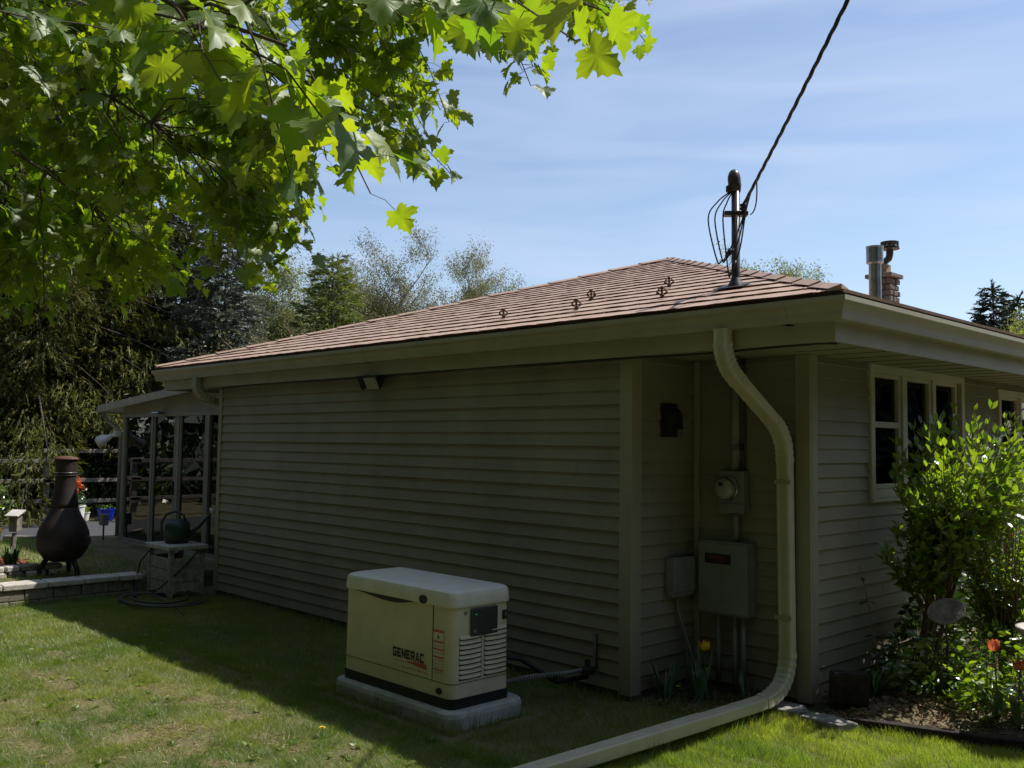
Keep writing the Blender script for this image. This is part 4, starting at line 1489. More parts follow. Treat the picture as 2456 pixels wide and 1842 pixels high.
parts_ = []
parts_.append(blades(290000, -8.6, -3.2, 1.4, 3.9, .016, .045, .0013, GRASS, 'g', dens_left, .8))
parts_.append(blades(120000, -11.1, -8.0, 1.4, 4.2, .018, .045, .0020, GRASS, 'g', dens_left, .8))
parts_.append(blades(150000, -11.1, -3.2, 3.7, 6.1, .02, .055, .0020, GRASS, 'g', None, .6))
parts_.append(blades(30000, -18.7, -11.3, .5, 6.2, .03, .08, .004, GRASS, 'g', None, .6))
V = np.concatenate([p_[0] for p_ in parts_])
offs = np.cumsum([0] + [len(p_[0]) for p_ in parts_])
F = np.concatenate([p_[1] + o_ for p_, o_ in zip(parts_, offs)])
tag(npobj('grass', V, F, GRASS, None, np.concatenate([p_[2] for p_ in parts_])), 'thin patchy lawn grass in front of the house', 'grass', kind='stuff')
q_ = blades(210000, -3.65, -0.9, 3.6, 6.8, .02, .062, .0014, LUSH, 'g', None, .55)
tag(npobj('grass', q_[0], q_[1], LUSH, None, q_[2]), 'lush bright lawn grass beside the flower bed', 'grass', kind='stuff')

def edge_blades(segs, per_m, h0, h1):
    X_, Y_ = [], []
    for (ax_, ay_, bx_, by_) in segs:
        n_ = int(math.hypot(bx_ - ax_, by_ - ay_) * per_m)
        t_ = rng.random(n_)
        X_.append(ax_ + (bx_ - ax_) * t_ + rng.normal(0, .02, n_))
        Y_.append(ay_ + (by_ - ay_) * t_ + rng.normal(0, .02, n_))
    x, y = np.concatenate(X_), np.concatenate(Y_)
    n = len(x)
    h = (h0 + (h1 - h0) * rng.random(n) ** 2) * (.4 + 1.1 * vnoise(x, y, 7))
    la, le = rng.uniform(0, 2 * PI, n), h * rng.uniform(.1, .8, n)
    wx, wy = np.cos(la + 1.4) * .0022, np.sin(la + 1.4) * .0022
    z = gz(x, y) - .004
    V = np.stack([np.stack([x - wx, y - wy, z], 1), np.stack([x + wx, y + wy, z], 1), np.stack([x + np.cos(la) * le, y + np.sin(la) * le, z + h], 1)], 1)
    return V.reshape(-1, 3), np.arange(n * 3).reshape(n, 3), np.repeat(rng.random(n), 3)


px0, px1, py0, py1 = GX0 - .085, GX1 + .10, GY0 - .09, GY1 + .125
e_ = edge_blades([(px0, py0, px1, py0), (px1, py0, px1, py1), (px0, py0, px0, py1), (XB, YL - .05, XA, YL - .05), (-3.36, 5.6, -3.66, 2.5), (-3.52, 5.5, -3.80, 2.5), (-11.05, -.4, -11.05, 4.7)], 420, .03, .13)
tag(npobj('grass', e_[0], e_[1], GRASS, None, e_[2]), 'longer untrimmed grass along the pad, wall and downspout edges', 'grass', kind='stuff')
nw = 130
wx_, wy_ = rng.uniform(-10.5, -3.9, nw), rng.uniform(1.6, 3.9, nw)
pos = np.repeat(np.stack([wx_, wy_, gz(wx_, wy_) + .012], 1), 8, 0)
aw = rng.uniform(0, 2 * PI, nw * 8)
o = leaf_cloud('weeds', pos, np.stack([np.cos(aw), np.sin(aw), rng.uniform(.1, .6, nw * 8)], 1), rng.uniform(.02, .055, nw * 8), GRASS, None)
tag(o, 'small broad leaved weeds scattered in the sunny lawn', 'weeds', kind='stuff')

# dry thatch lying on the bare patches
n = 6500
bi = rng.integers(0, len(BARE), n)
B_ = np.array(BARE)[bi]
ang, rad_ = rng.uniform(0, 2 * PI, n), np.sqrt(rng.random(n)) * 1.6
px, py = B_[:, 0] + B_[:, 2] * rad_ * np.cos(ang), B_[:, 1] + B_[:, 2] * .6 * rad_ * np.sin(ang)
pos = np.stack([px, py, gz(px, py) + .004], 1)
d = rand_dirs(n)
d[:, 2] *= .25
STRAW = leafmat('dry_straw', (0.24, 0.18, 0.09), (0.36, 0.28, 0.15), .1, (1, 1, 1), .02)
thv = [(-.04, 0, 0), (.04, 0, 0), (.03, 1, 0), (-.03, 1, 0)]
o = leaf_cloud('dry_thatch', pos, d, rng.uniform(.015, .045, n), STRAW, None, thv, [(0, 1, 2), (0, 2, 3)])
tag(o, 'dry straw coloured thatch on the bare lawn patches', 'thatch', kind='stuff')


def dandelion(x, y, label, h=.05, r=.016):
    z = float(gz(x, y))
    t = thing('dandelion', label, 'flower', (x, y, z), 'dandelions in the grass')
    MB().tube([(x, y, z), (x + .004, y - .003, z + h)], .0018, 5).build('stem', LEAFG, t)
    b = MB()
    for ring_ in range(3):
        nn = 14 - 3 * ring_
        for k in range(nn):
            a = 2 * PI * k / nn + ring_ * .2
            rr = r * (1 - .28 * ring_)
            c_ = np.array([x + .004, y - .003, z + h + .002 * ring_])
            u = np.array([math.cos(a), math.sin(a), .25 + .25 * ring_])
            s_ = np.array([-math.sin(a), math.cos(a), 0]) * .0028
            b.add([c_ - s_, c_ + s_, c_ + u * rr + s_, c_ + u * rr - s_], [(0, 1, 2, 3)])
    b.build('petals', YELLOW, t)
    b = MB()
    for k in range(6):
        a = 2 * PI * k / 6 + .3
        u = np.array([math.cos(a), math.sin(a), .35])
        s_ = np.array([-math.sin(a), math.cos(a), 0]) * .008
        c_ = np.array([x, y, z + .004])
        b.add([c_, c_ + u * .03 + s_, c_ + u * .06, c_ + u * .03 - s_], [(0, 1, 2, 3)])
    b.build('leaves', LEAFG, t)


LEAFG = mat('plant_green', (0.06, 0.12, 0.025), 0.6, 0.25, 30)
YELLOW = mat('yellow_petal', (0.75, 0.50, 0.02), 0.6, 0.1, 40)
dandelion(-5.004, 3.283, 'yellow dandelion open at the edge of the house shadow', .06, .02)
dandelion(-3.92, 5.42, 'small yellow dandelion in the shade beside the downspout extension', .16, .014)

# ------------------------------------------------------------------ maple overhead
ML = [(0.0, 0.03), (.12, -.05), (.26, -.12), (.40, -.10), (.40, .02), (.52, .05), (.41, .13), (.50, .19), (.63, .22), (.66, .31), (.80, .40), (.64, .45), (.62, .56), (.47, .52), (.33, .50),
      (.32, .60), (.42, .70), (.27, .74), (.25, .86), (.11, .87), (0, 1.05)]


def maple_leaf(fold, droop, curl, skew):
    R_ = ML
    L_ = [(-x, y) for x, y in reversed(ML[1:-1])]
    out_ = R_ + L_
    pts = [(0, .33)] + out_ + [(x * .5, .33 + (y - .33) * .5) for x, y in out_]
    n = len(out_)
    V_ = []
    for x, y in pts:
        r2 = x * x + (y - .2) ** 2
        V_.append((x + skew * y * y, y, fold * abs(x) - droop * y * y - curl * r2 * r2 + .03 * math.sin(9 * x + 5 * y)))
    F_ = []
    for i in range(n):
        j = (i + 1) % n
        F_.append((0, 1 + n + i, 1 + n + j))
        F_.append((1 + n + i, 1 + i, 1 + j))
        F_.append((1 + n + i, 1 + j, 1 + n + j))
    return np.array(V_), np.array(F_)


def maple_fan(fold, droop, curl, skew):
    V_, F_ = maple_leaf(fold, droop, curl, skew)
    n = (len(V_) - 1) // 2
    return V_[:n + 1], np.array([(0, 1 + i, 1 + (i + 1) % n) for i in range(n)])


def maple_simple(fold, droop):
    R_ = [ML[i] for i in (0, 3, 6, 10, 14, 16, 18, 20)]
    out_ = R_ + [(-x, y) for x, y in reversed(R_[1:-1])]
    V_ = [(0, .33, -.02)] + [(x, y, fold * abs(x) - droop * y * y) for x, y in out_]
    n = len(out_)
    return np.array(V_), np.array([(0, 1 + i, 1 + (i + 1) % n) for i in range(n)])


MAPLE = leafmat('maple_leaf', (0.058, 0.115, 0.012), (0.120, 0.170, 0.015), 0.55, (3.9, 3.5, .8), gloss=0.05, rough=.5)
MAPLE1 = leafmat('maple_leaf_single', (0.056, 0.115, 0.012), (0.135, 0.18, 0.016), 0.55, (3.9, 3.5, .8), gloss=0.055, rough=.5, obj_random=True)
SPR = "-741,311,425,0 -854,240,522,0 -867,192,436,0 -573,206,424,0 -696,203,444,0 -762,300,413,0 -530,222,346,0 -518,137,357,0 -715,163,429,0 -594,316,425,0 -464,171,384,0 -580,159,372,0 -807,262,558,0 -871,226,528,0 -710,268,414,0 -630,288,494,0 -601,227,376,0 -595,240,469,0 -811,252,534,0 -713,239,391,0 -706,289,447,0 -601,156,402,0 -856,287,570,0 -619,174,388,0 -465,239,367,0 -746,377,435,0 -525,206,425,0 -475,255,384,0 -619,321,432,0 -570,188,406,0 -717,166,387,0 -744,288,500,0 -527,118,375,0 -786,201,400,0 -815,283,491,0 -755,242,453,0 -786,254,475,0 -740,389,557,0 -872,193,447,0 -847,217,496,0 -862,192,463,0 -548,207,373,0 -569,156,401,0 -712,230,393,0 -863,273,540,0 -672,240,382,0 -748,286,421,0 -787,314,506,0 -499,172,334,0 -846,294,503,0 -770,226,423,0 -795,359,491,0 -561,177,401,0 -906,208,542,0 -636,316,503,0 -722,263,449,0 -674,210,378,0 -516,216,376,0 -840,197,488,0 -466,229,358,0 -723,385,453,0 -477,183,332,0 -622,139,447,0 -722,208,485,0 -585,134,376,0 -554,239,459,0 -693,375,481,0 -514,221,380,0 -756,298,548,0 -427,236,339,0 -524,166,394,0 -566,237,378,0 -466,238,354,0 -503,238,354,0 -686,273,437,0 -778,191,436,0 -542,268,379,0 -766,349,445,0 -771,201,520,0 -887,249,495,0 -656,216,459,0 -584,248,463,0 -856,220,464,0 -690,227,459,0 -629,175,437,0 -760,269,533,0 -480,191,391,0 -478,223,416,0 -886,223,560,0 -829,244,515,0 -610,251,463,0 -667,345,488,0 -840,207,447,0 -557,276,399,0 -837,198,473,0 -719,195,470,0 -479,223,344,0 -768,210,420,0 -784,357,431,0 -564,283,391,0 -729,306,521,0 -594,278,404,0 -487,161,372,0 -560,281,416,0 -603,235,395,0 -563,281,375,0 -925,239,471,0 -851,223,456,0 -443,235,410,0 -464,260,426,0 -739,294,483,0 -588,162,352,0 -600,281,485,0 -648,146,427,0 -456,206,374,0 -720,410,446,0 -583,168,405,0 -715,179,492,0 -868,217,538,0 -723,263,505,0 -604,178,401,0 -667,252,427,0 -823,279,452,0 -543,145,410,0 -487,274,353,0 -581,321,475,0 -478,178,331,0 -508,158,362,0 -856,245,500,0 -710,334,433,0 -691,310,420,0 -494,226,406,0 -765,355,552,0 -805,326,530,0 -538,141,373,0 -658,368,398,0 -731,251,380,0 -602,271,354,0 -751,286,395,0 -573,205,342,0 -506,213,327,0 -737,351,430,0 -709,280,394,0 -514,212,330,0 -757,321,408,0 -743,207,384,0 -659,276,393,0 -794,259,415,0 -758,242,395,0 -698,328,398,0 -739,292,396,0 -589,271,360,0 -703,297,397,0 -732,271,395,0 -735,298,406,0 -742,275,386,0 -508,198,326,0 -678,253,368,0 -684,289,383,0 -536,231,346,0 -645,223,371,0 -559,319,373,0 -792,291,408,0 -524,278,355,0 -638,338,390,0 -636,183,345,0 -616,248,373,0 -491,187,384,0 -474,175,393,0 -476,156,399,0 -415,149,352,0 -491,179,382,0 -491,123,371,0 -535,185,421,0 -539,151,405,0 -602,206,460,0 -479,136,388,0 -605,151,429,0 -430,153,383,0 -527,154,387,0 -513,205,405,0 -469,173,377,0 -531,149,404,0 -571,149,417,0 -470,122,388,0 -431,123,341,0 -532,142,415,0 -475,115,373,0 -466,132,361,0 -492,168,399,0 -579,219,459,0 -403,159,355,0 -562,197,421,0 -620,170,410,0 -441,113,367,0 -593,227,421,0 -546,187,409,0 -295,124,324,1 -250,111,300,1 -225,105,287,1 -265,131,302,1 -270,141,304,1 -234,129,283,1 -217,126,278,1 -224,136,278,1 -257,165,288,1 -173,161,297,1 -160,156,293,1 -620,191,319,0 -639,198,301,0 -667,191,290,0 -800,243,366,0 -606,168,299,0 -611,183,287,0 -758,217,316,0 -715,205,316,0 -781,243,352,0 -687,208,306,0 -687,211,309,0 -793,218,309,0 -670,189,301,0 -710,210,303,0 -613,175,312,0 -641,180,319,0 -656,181,312,0 -657,202,292,0 -607,181,302,0 -726,203,302,0 -739,228,356,0 -583,183,282,0 -791,234,347,0 -817,225,357,0 -811,287,365,0 -668,228,348,0 -720,237,358,0 -709,279,341,0 -762,262,347,0 -699,255,326,0 -699,233,332,0 -785,260,348,0 -765,252,347,0 -660,230,338,0 -703,254,331,0 -816,267,344,0 -620,202,326,0 -562,217,295,0 -688,236,347,0 -591,230,333,0 -753,268,349,0 -654,230,342,0 -551,238,294,0 -653,274,321,0 -583,215,293,0 -623,247,307,0 -597,225,308,0 -577,214,302,0 -634,252,314,0 -601,231,311,0 -599,249,310,0 -670,279,323,0 -643,275,320,0 -543,271,337,0 -481,255,302,0 -475,256,313,0 -468,263,308,0 -462,257,320,0 -467,237,297,0 -458,255,307,0 -557,293,335,0 -630,341,350,0 -541,267,318,0 -628,343,343,0 -636,319,355,0 -612,343,357,0 -597,306,348,0 -527,273,327,0 -450,258,342,0 -552,327,365,0 -475,282,350,0 -576,326,380,0 -552,316,371,0 -566,318,383,0 -546,322,373,0 -548,304,365,0 -550,311,369,0 -561,326,382,0 -481,269,324,0 -617,349,398,0 -617,350,382,0 -522,313,375,0 -496,290,341,0 -424,271,414,0 -448,293,425,0 -423,271,410,0 -442,302,403,0 -452,301,433,0 -513,353,404,0 -428,267,395,0 -441,279,421,0 -439,290,419,0 -464,316,420,0 -539,337,414,0 -432,284,383,0 -581,370,452,0 -497,336,414,0 -437,272,363,0 -561,352,432,0 -408,318,391,0 -522,369,431,0 -447,325,398,0 -399,292,380,0 -479,357,428,0 -499,376,427,0 -509,374,440,0 -398,300,389,0 -389,312,382,0 -444,338,375,0 -404,315,348,0 -495,369,399,0 -460,352,376,0 -398,297,346,0 -446,342,386,0 -340,289,396,0 -349,281,394,0 -407,321,436,0 -377,302,413,0 -441,363,461,0 -361,354,418,0 -398,386,446,0 -357,331,404,0 -323,308,381,0 -355,343,411,0 -348,324,413,0 -352,405,453,0 -364,440,452,0 -375,443,474,0 -384,416,453,0 -307,353,412,0 -302,342,410,0 -390,419,458,0 -324,348,424,0 -356,382,445,0 -417,270,416,0 -443,310,442,0 -424,278,411,0 -539,384,500,0 -558,359,492,0 -390,273,414,0 -406,314,436,0 -380,292,419,0 -484,293,454,0 -388,266,406,0 -468,343,449,0 -523,309,462,0 -455,296,428,0 -486,324,465,0 -410,296,416,0 -430,333,436,0 -213,-94,428,2 -719,13,819,2 -806,-174,535,2 -799,-181,788,2 -585,-149,433,2 -847,85,542,2 -178,166,468,2 -297,-111,485,2 -779,-168,700,2 -874,51,668,2 -718,189,668,2 -252,234,480,2 -91,103,624,2 -762,-73,446,2 -647,-109,360,2 -770,-39,782,2 -156,198,627,2 -505,-257,464,2 -464,-193,849,2 -859,-84,413,2 -284,111,414,2 -150,51,601,2 -221,122,611,2 -311,-160,376,2 -923,-20,626,2 -976,-50,545,2 -219,-109,452,2 -925,181,612,2 -746,15,791,2 -559,-219,488,2 -978,-55,629,2 -910,-23,599,2 -918,-24,487,2 -427,203,830,2 -302,213,767,2 -591,-66,852,2 -372,-289,437,2 -618,-228,506,2 -210,266,582,2 -815,110,545,2 -191,-5,424,2 -816,-188,766,2 -865,114,779,2 -890,-142,697,2 -328,152,721,2 -342,-317,578,2 -123,141,638,2 -360,40,368,2 -685,-275,645,2 -598,-141,805,2 -908,58,684,2 -310,-100,447,2 -205,-199,684,2 -196,-63,699,2 -557,161,761,2 -377,-202,453,2 -365,288,670,2 -205,26,407,2 -389,297,741,2 -834,103,772,2 -803,45,764,2 -371,-236,733,2 -435,19,380,2 -456,350,652,2 -701,141,745,2 -568,-274,721,2 -316,277,696,2 -266,-181,575,2 -137,139,705,2 -919,15,463,2 -783,-79,359,2 -894,32,658,2 -832,-109,719,2 -901,75,655,2 -799,117,702,2 -441,-84,344,2 -774,166,774,2 -480,-237,704,2 -821,260,653,2 -661,175,753,2 -528,-361,557,2 -874,15,471,2 -539,262,743,2 -129,-195,532,2 -756,-41,443,2 -162,-127,631,2 -718,-164,757,2 -369,-173,738,2 -98,118,692,2 -654,-72,350,2 -825,-24,472,2 -413,-259,480,2 -398,215,687,2 -317,-162,730,2 -828,226,709,2 -288,-226,688,2 -788,142,655,2 -506,317,522,2 -794,-138,719,2 -323,-18,357,2 -754,-171,814,2 -743,-270,668,2 -408,222,657,2 -573,-203,426,2 -685,-137,793,2 -554,-163,779,2 -219,103,757,2 -436,244,510,2 -176,66,697,2 -776,123,388,2 -914,-70,658,2 -720,215,702,2 -754,-45,824,2 -718,67,815,2 -142,108,573,2 -738,23,769,2 -839,68,388,2 -539,-352,599,2 -202,20,813,2 -732,-12,784,2 -517,108,398,2 -180,1,476,2 -237,193,567,2 -516,-218,462,2 -675,93,846,2 -516,319,681,2 -295,97,435,2 -547,-249,582,2 -607,-253,556,2 -492,-240,709,2 -122,-110,531,2 -340,-291,511,2 -770,-152,479,2 -852,35,694,2 -489,301,648,2 -552,-352,684,2 -715,-38,765,2 -464,-236,447,2 -90,-62,534,2 -606,262,661,2 -462,300,647,2 -893,-25,589,2 -881,114,559,2 -692,-119,772,2 -859,82,633,2 -712,-215,588,2 -754,259,717,2 -389,-189,419,2 -727,-127,438,2 -814,53,478,2 -607,-188,419,2 -527,256,799,2 -744,-201,679,2 -173,-105,463,2 -251,69,771,2 -280,187,588,2 -438,33,314,2 -332,-245,698,2 -473,-291,589,2 -623,9,400,2 -95,-121,516,2 -710,171,800,2 -863,179,738,2 -215,-176,572,2 -495,-164,765,2 -369,-291,672,2 -661,-170,781,2 -891,-98,441,2 -487,266,733,2 -376,244,701,2 -693,-231,783,2 -916,145,517,2 -752,-170,480,2 -460,-289,677,2 -101,-151,635,2 -160,-90,761,2 -197,-169,535,2 -462,15,856,2 -182,-124,490,2 -514,-294,738,2 -823,-218,481,2 -923,149,563,2 -803,-189,647,2 -505,189,749,2 -593,-206,757,2 -230,2,793,2 -244,150,696,2 -570,358,573,2 -126,-46,445,2 -581,319,625,2 -874,96,748,2 -809,193,679,2 -524,-40,317,2 -355,-103,345,2 -463,168,789,2 -77,-101,579,2 -520,299,627,2 -650,124,337,2 -554,-284,552,2 -154,187,651,2 -72,51,589,2 -438,292,597,2 -734,130,448,2 -656,-18,837,2 -804,-68,377,2 -579,-157,350,2 -699,98,827,2 -601,-225,814,2 -563,-235,728,2 -202,119,549,2 -275,-169,502,2 -221,-120,445,2 -635,-281,604,2 -293,226,524,2 -704,301,691,2 -518,272,748,2 -143,-114,585,2 -490,14,802,2 -863,-85,612,2 -805,-93,670,2 -890,-162,709,2 -548,221,506,2 -727,187,728,2 -787,-122,693,2 -426,304,480,2 -520,87,344,2 -298,-148,458,2 -629,-305,684,2 -599,271,614,2 -494,-205,479,2 -655,-85,854,2 -201,162,720,2 -523,224,507,2 -926,-78,695,2 -904,2,470,2 -763,10,379,2 -512,-193,359,2 -237,-156,747,2 -613,-228,766,2 -732,-52,749,2 -110,-90,670,2 -245,-74,419,2 -551,324,554,2 -367,316,590,2 -136,-169,636,2 -157,-27,418,2 -294,274,686,2 -659,45,355,2 -473,-99,824,2 -864,4,489,2 -81,-71,608,2 -431,126,804,2 -128,-179,643,2 -305,-219,468,2 -291,162,709,2 -363,213,714,2 -789,140,577,2 -690,-253,558,2 -437,-190,750,2 -612,-204,417,2 -838,3,535,2 -622,-265,638,2 -384,-53,379,2 -833,104,511,2 -703,21,857,2 -640,-218,792,2 -757,-223,416,2 -192,-98,676,2 -876,-69,553,2 -278,-184,630,2 -733,42,801,2 -113,135,713,2 -559,-208,478,2 -663,-18,387,2 -480,-239,402,2 -795,-184,485,2 -178,42,527,2 -277,-160,807,2 -486,240,826,2 -485,-56,392,2 -657,163,779,2 -125,-133,584,2 -768,-175,614,2 -950,120,534,2 -527,-317,709,2 -812,-136,805,2 -296,-227,557,2 -438,-165,448,2 -476,-221,805,2 -599,-224,515,2 -260,183,630,2 -848,6,494,2 -199,60,531,2 -575,-175,449,2 -227,-3,747,2 -453,-122,868,2 -439,-176,435,2 -594,-59,841,2 -438,-47,826,2 -376,-35,367,2 -230,216,493,2 -814,-52,414,2 -367,290,673,2 -609,-273,562,2 -226,143,712,2 -358,273,437,2 -753,209,736,2 -879,40,556,2 -279,-225,530,2 -116,-104,692,2 -838,149,459,2 -423,-296,463,2 -733,-236,720,2 -243,-238,737,2 -539,317,620,2 -852,39,666,2 -628,58,817,2 -467,46,348,2 -683,95,340,2 -897,-48,735,2 -315,61,814,2 -245,138,588,2 -319,262,741,2 -779,-64,444,2 -519,-254,684,2 -504,218,798,2 -204,104,680,2 -774,-162,417,2 -542,-248,455,2 -536,67,330,2"
SP = np.array([[float(v) for v in q.split(',')] for q in SPR.split()])
spos, skind = SP[:, :3] / 100.0, SP[:, 3].astype(int)
TRUNK = np.array([-5.3, -0.7, 0.0])
maple = thing('maple_tree', 'maple tree overhead with sunlit lobed leaves hanging into the view', 'tree', tuple(TRUNK + np.array([0, 0, float(gz(*TRUNK[:2]))])))
tk = [TRUNK + np.array([.02 * math.sin(z), .03 * z, z]) for z in (-.1, .3, 1.2, 2.2, 3.2, 4.5, 6.0, 7.5, 8.6)]
MB().tube(tk, [.30, .24, .20, .18, .165, .13, .09, .05, .02], 12).build('trunk', BARK, maple, smooth=True)
# limbs: grouped spray anchors by k-means, each limb curves from the trunk to its group
K = 48
cent = spos[rng.choice(len(spos), K, replace=False)].copy()
for _ in range(12):
    a_ = np.argmin(((spos[:, None] - cent[None]) ** 2).sum(2), 1)
    for k in range(K):
        if (a_ == k).any():
            cent[k] = spos[a_ == k].mean(0)
twigs = MB()
leafP, leafD, leafS, leafK = [], [], [], []
for k in range(K):
    mem = np.where(a_ == k)[0]
    if len(mem) == 0:
        continue
    C_ = cent[k]
    hd = np.linalg.norm(C_[:2] - TRUNK[:2])
    z0 = float(np.clip(C_[2] - .05 * hd + .7, 3.0, 7.4))
    A_ = TRUNK + np.array([.02 * math.sin(z0), .03 * z0, z0])
    mid = (A_ + C_) / 2 + np.array([0, 0, .16 * hd])
    lp = arc(A_, mid + rng.normal(0, .15, 3), C_, 12)
    lp = [lp[0]] + [q + rng.normal(0, .03, 3) for q in lp[1:]]
    MB().tube(lp, list(np.linspace(.024, .005, 12)), 7).build('limb', BARK, maple, smooth=True)
    for i in mem:
        P_ = spos[i]
        near_ = bool(skind[i] == 1)
        j = int(np.argmin([np.linalg.norm(q - P_) for q in lp[4:]])) + 4
        j = max(j - 1, 3)
        S_ = lp[j]
        mp_ = (S_ + P_) / 2 + np.array([0, 0, .10 * LEN3(P_ - S_)])
        tp = arc(S_, mp_ + rng.normal(0, .07, 3), P_, 7)
        tp = [tp[0]] + [q + rng.normal(0, .022, 3) * min(1.0, LEN3(P_ - S_)) for q in tp[1:-1]] + [tp[-1]]
        tipd = tp[-1] - tp[-3]
        tipd = tipd / (LEN3(tipd) + 1e-6)
        end = P_ + tipd * .22 + np.array([0, 0, -.10])
        tp = tp + [end]
        twigs.tube(tp, list(np.linspace(.0058, .0024, len(tp))), 5)
        nl = {0: 17, 1: 8, 2: 18}[int(skind[i])]
        for q in range(nl):
            t = q / (nl - 1)
            b0 = tp[-4] * (1 - t) + end * t if t < .5 else P_ * (1 - (t - .5) * 2) + end * (t - .5) * 2
            az = rng.uniform(0, 2 * PI)
            pet = np.array([math.cos(az), math.sin(az), rng.uniform(-.5, .25)]) * rng.uniform(.04, .11) * (1 if skind[i] != 2 else 4)
            b1 = b0 + pet
            if skind[i] != 2:
                twigs.tube([b0, b0 + pet * .6 + np.array([0, 0, .012]), b1], .0013, 3, cap=False)
            dd = np.array([math.cos(az) * .75, math.sin(az) * .75, rng.uniform(-1.1, -.15)])
            leafP.append(b1)
            leafD.append(dd / LEN3(dd))
            leafS.append(rng.uniform(.05, .112) if skind[i] != 1 else rng.uniform(.085, .13))
            leafK.append(skind[i])
twigs.build('twigs', BARK, maple, fix=False)
leafP, leafD, leafS, leafK = np.array(leafP), np.array(leafD), np.array(leafS), np.array(leafK)
roll = rng.normal(0, .55, len(leafP))
order = np.argsort(np.linalg.norm(leafP - np.array([0, 0, 1.8]), axis=1) + 50.0 * (leafK == 2))
bigi, rest = order[:300], order[300:]
LM = [tmesh('leaf', *maple_leaf(f_, d_, c_, s_), MAPLE1) for f_, d_, c_, s_ in ((.22, .25, .06, .03), (-.12, .35, .02, -.05), (.35, .15, .12, 0), (.12, .5, -.05, .06), (-.2, .2, .1, -.02), (.28, .42, .0, .05))]
big_leaves('leaf', leafP[bigi], leafD[bigi], leafS[bigi], None, maple, LM, roll[bigi])
vis = rest[leafK[rest] != 2]
hid = rest[leafK[rest] == 2]
VV, FF, RR, o_ = [], [], [], 0
vs_ = [maple_fan(f_, d_, c_, s_) for f_, d_, c_, s_ in ((.22, .25, .06, .03), (-.12, .35, .02, -.05), (.3, .45, .1, .0))]
for g in range(3):
    ids = vis[g::3]
    tv, tf = vs_[g]
    Vq, Fq = scatter(tv, tf, leafP[ids], frames(leafD[ids], roll[ids]), leafS[ids])
    VV.append(Vq); FF.append(Fq + o_); RR.append(np.repeat(rng.random(len(ids)), len(tv))); o_ += len(Vq)
tv, tf = maple_simple(.2, .3)
Vq, Fq = scatter(tv, tf, leafP[hid], frames(leafD[hid], roll[hid]), leafS[hid] * 1.5)
VV.append(Vq); FF.append(Fq + o_); RR.append(np.repeat(rng.random(len(hid)), len(tv)))
o = npobj('crown', np.concatenate(VV), np.concatenate(FF), MAPLE, maple, np.concatenate(RR))
tag(o, kind='stuff')

# ------------------------------------------------------------------ conifers
# a twig: a spiky little bottle brush of narrow triangles
def spike_twig(n, seed, wid=.075, spread=.55):
    r_ = np.random.default_rng(seed)
    V_, F_ = [], []

    def tri(p0, d, L, w):
        d = np.array(d, float)
        d /= np.linalg.norm(d)
        s_ = np.cross(d, r_.normal(size=3))
        s_ /= np.linalg.norm(s_)
        k = len(V_)
        V_.extend([p0 - s_ * w, p0 + s_ * w, p0 + d * L])
        F_.append((k, k + 1, k + 2))
    tri(np.zeros(3), (0, 1, 0), 1.0, wid)
    tri(np.zeros(3), (0, 1, .05), .95, wid)
    for i in range(n):
        t = .08 + .8 * i / n
        a = r_.uniform(0, 2 * PI)
        tri(np.array([0, t, 0]), (spread * math.cos(a), .8, spread * math.sin(a)), .42 * (1.15 - .5 * t), wid * .7)
    return np.array(V_), np.array(F_)


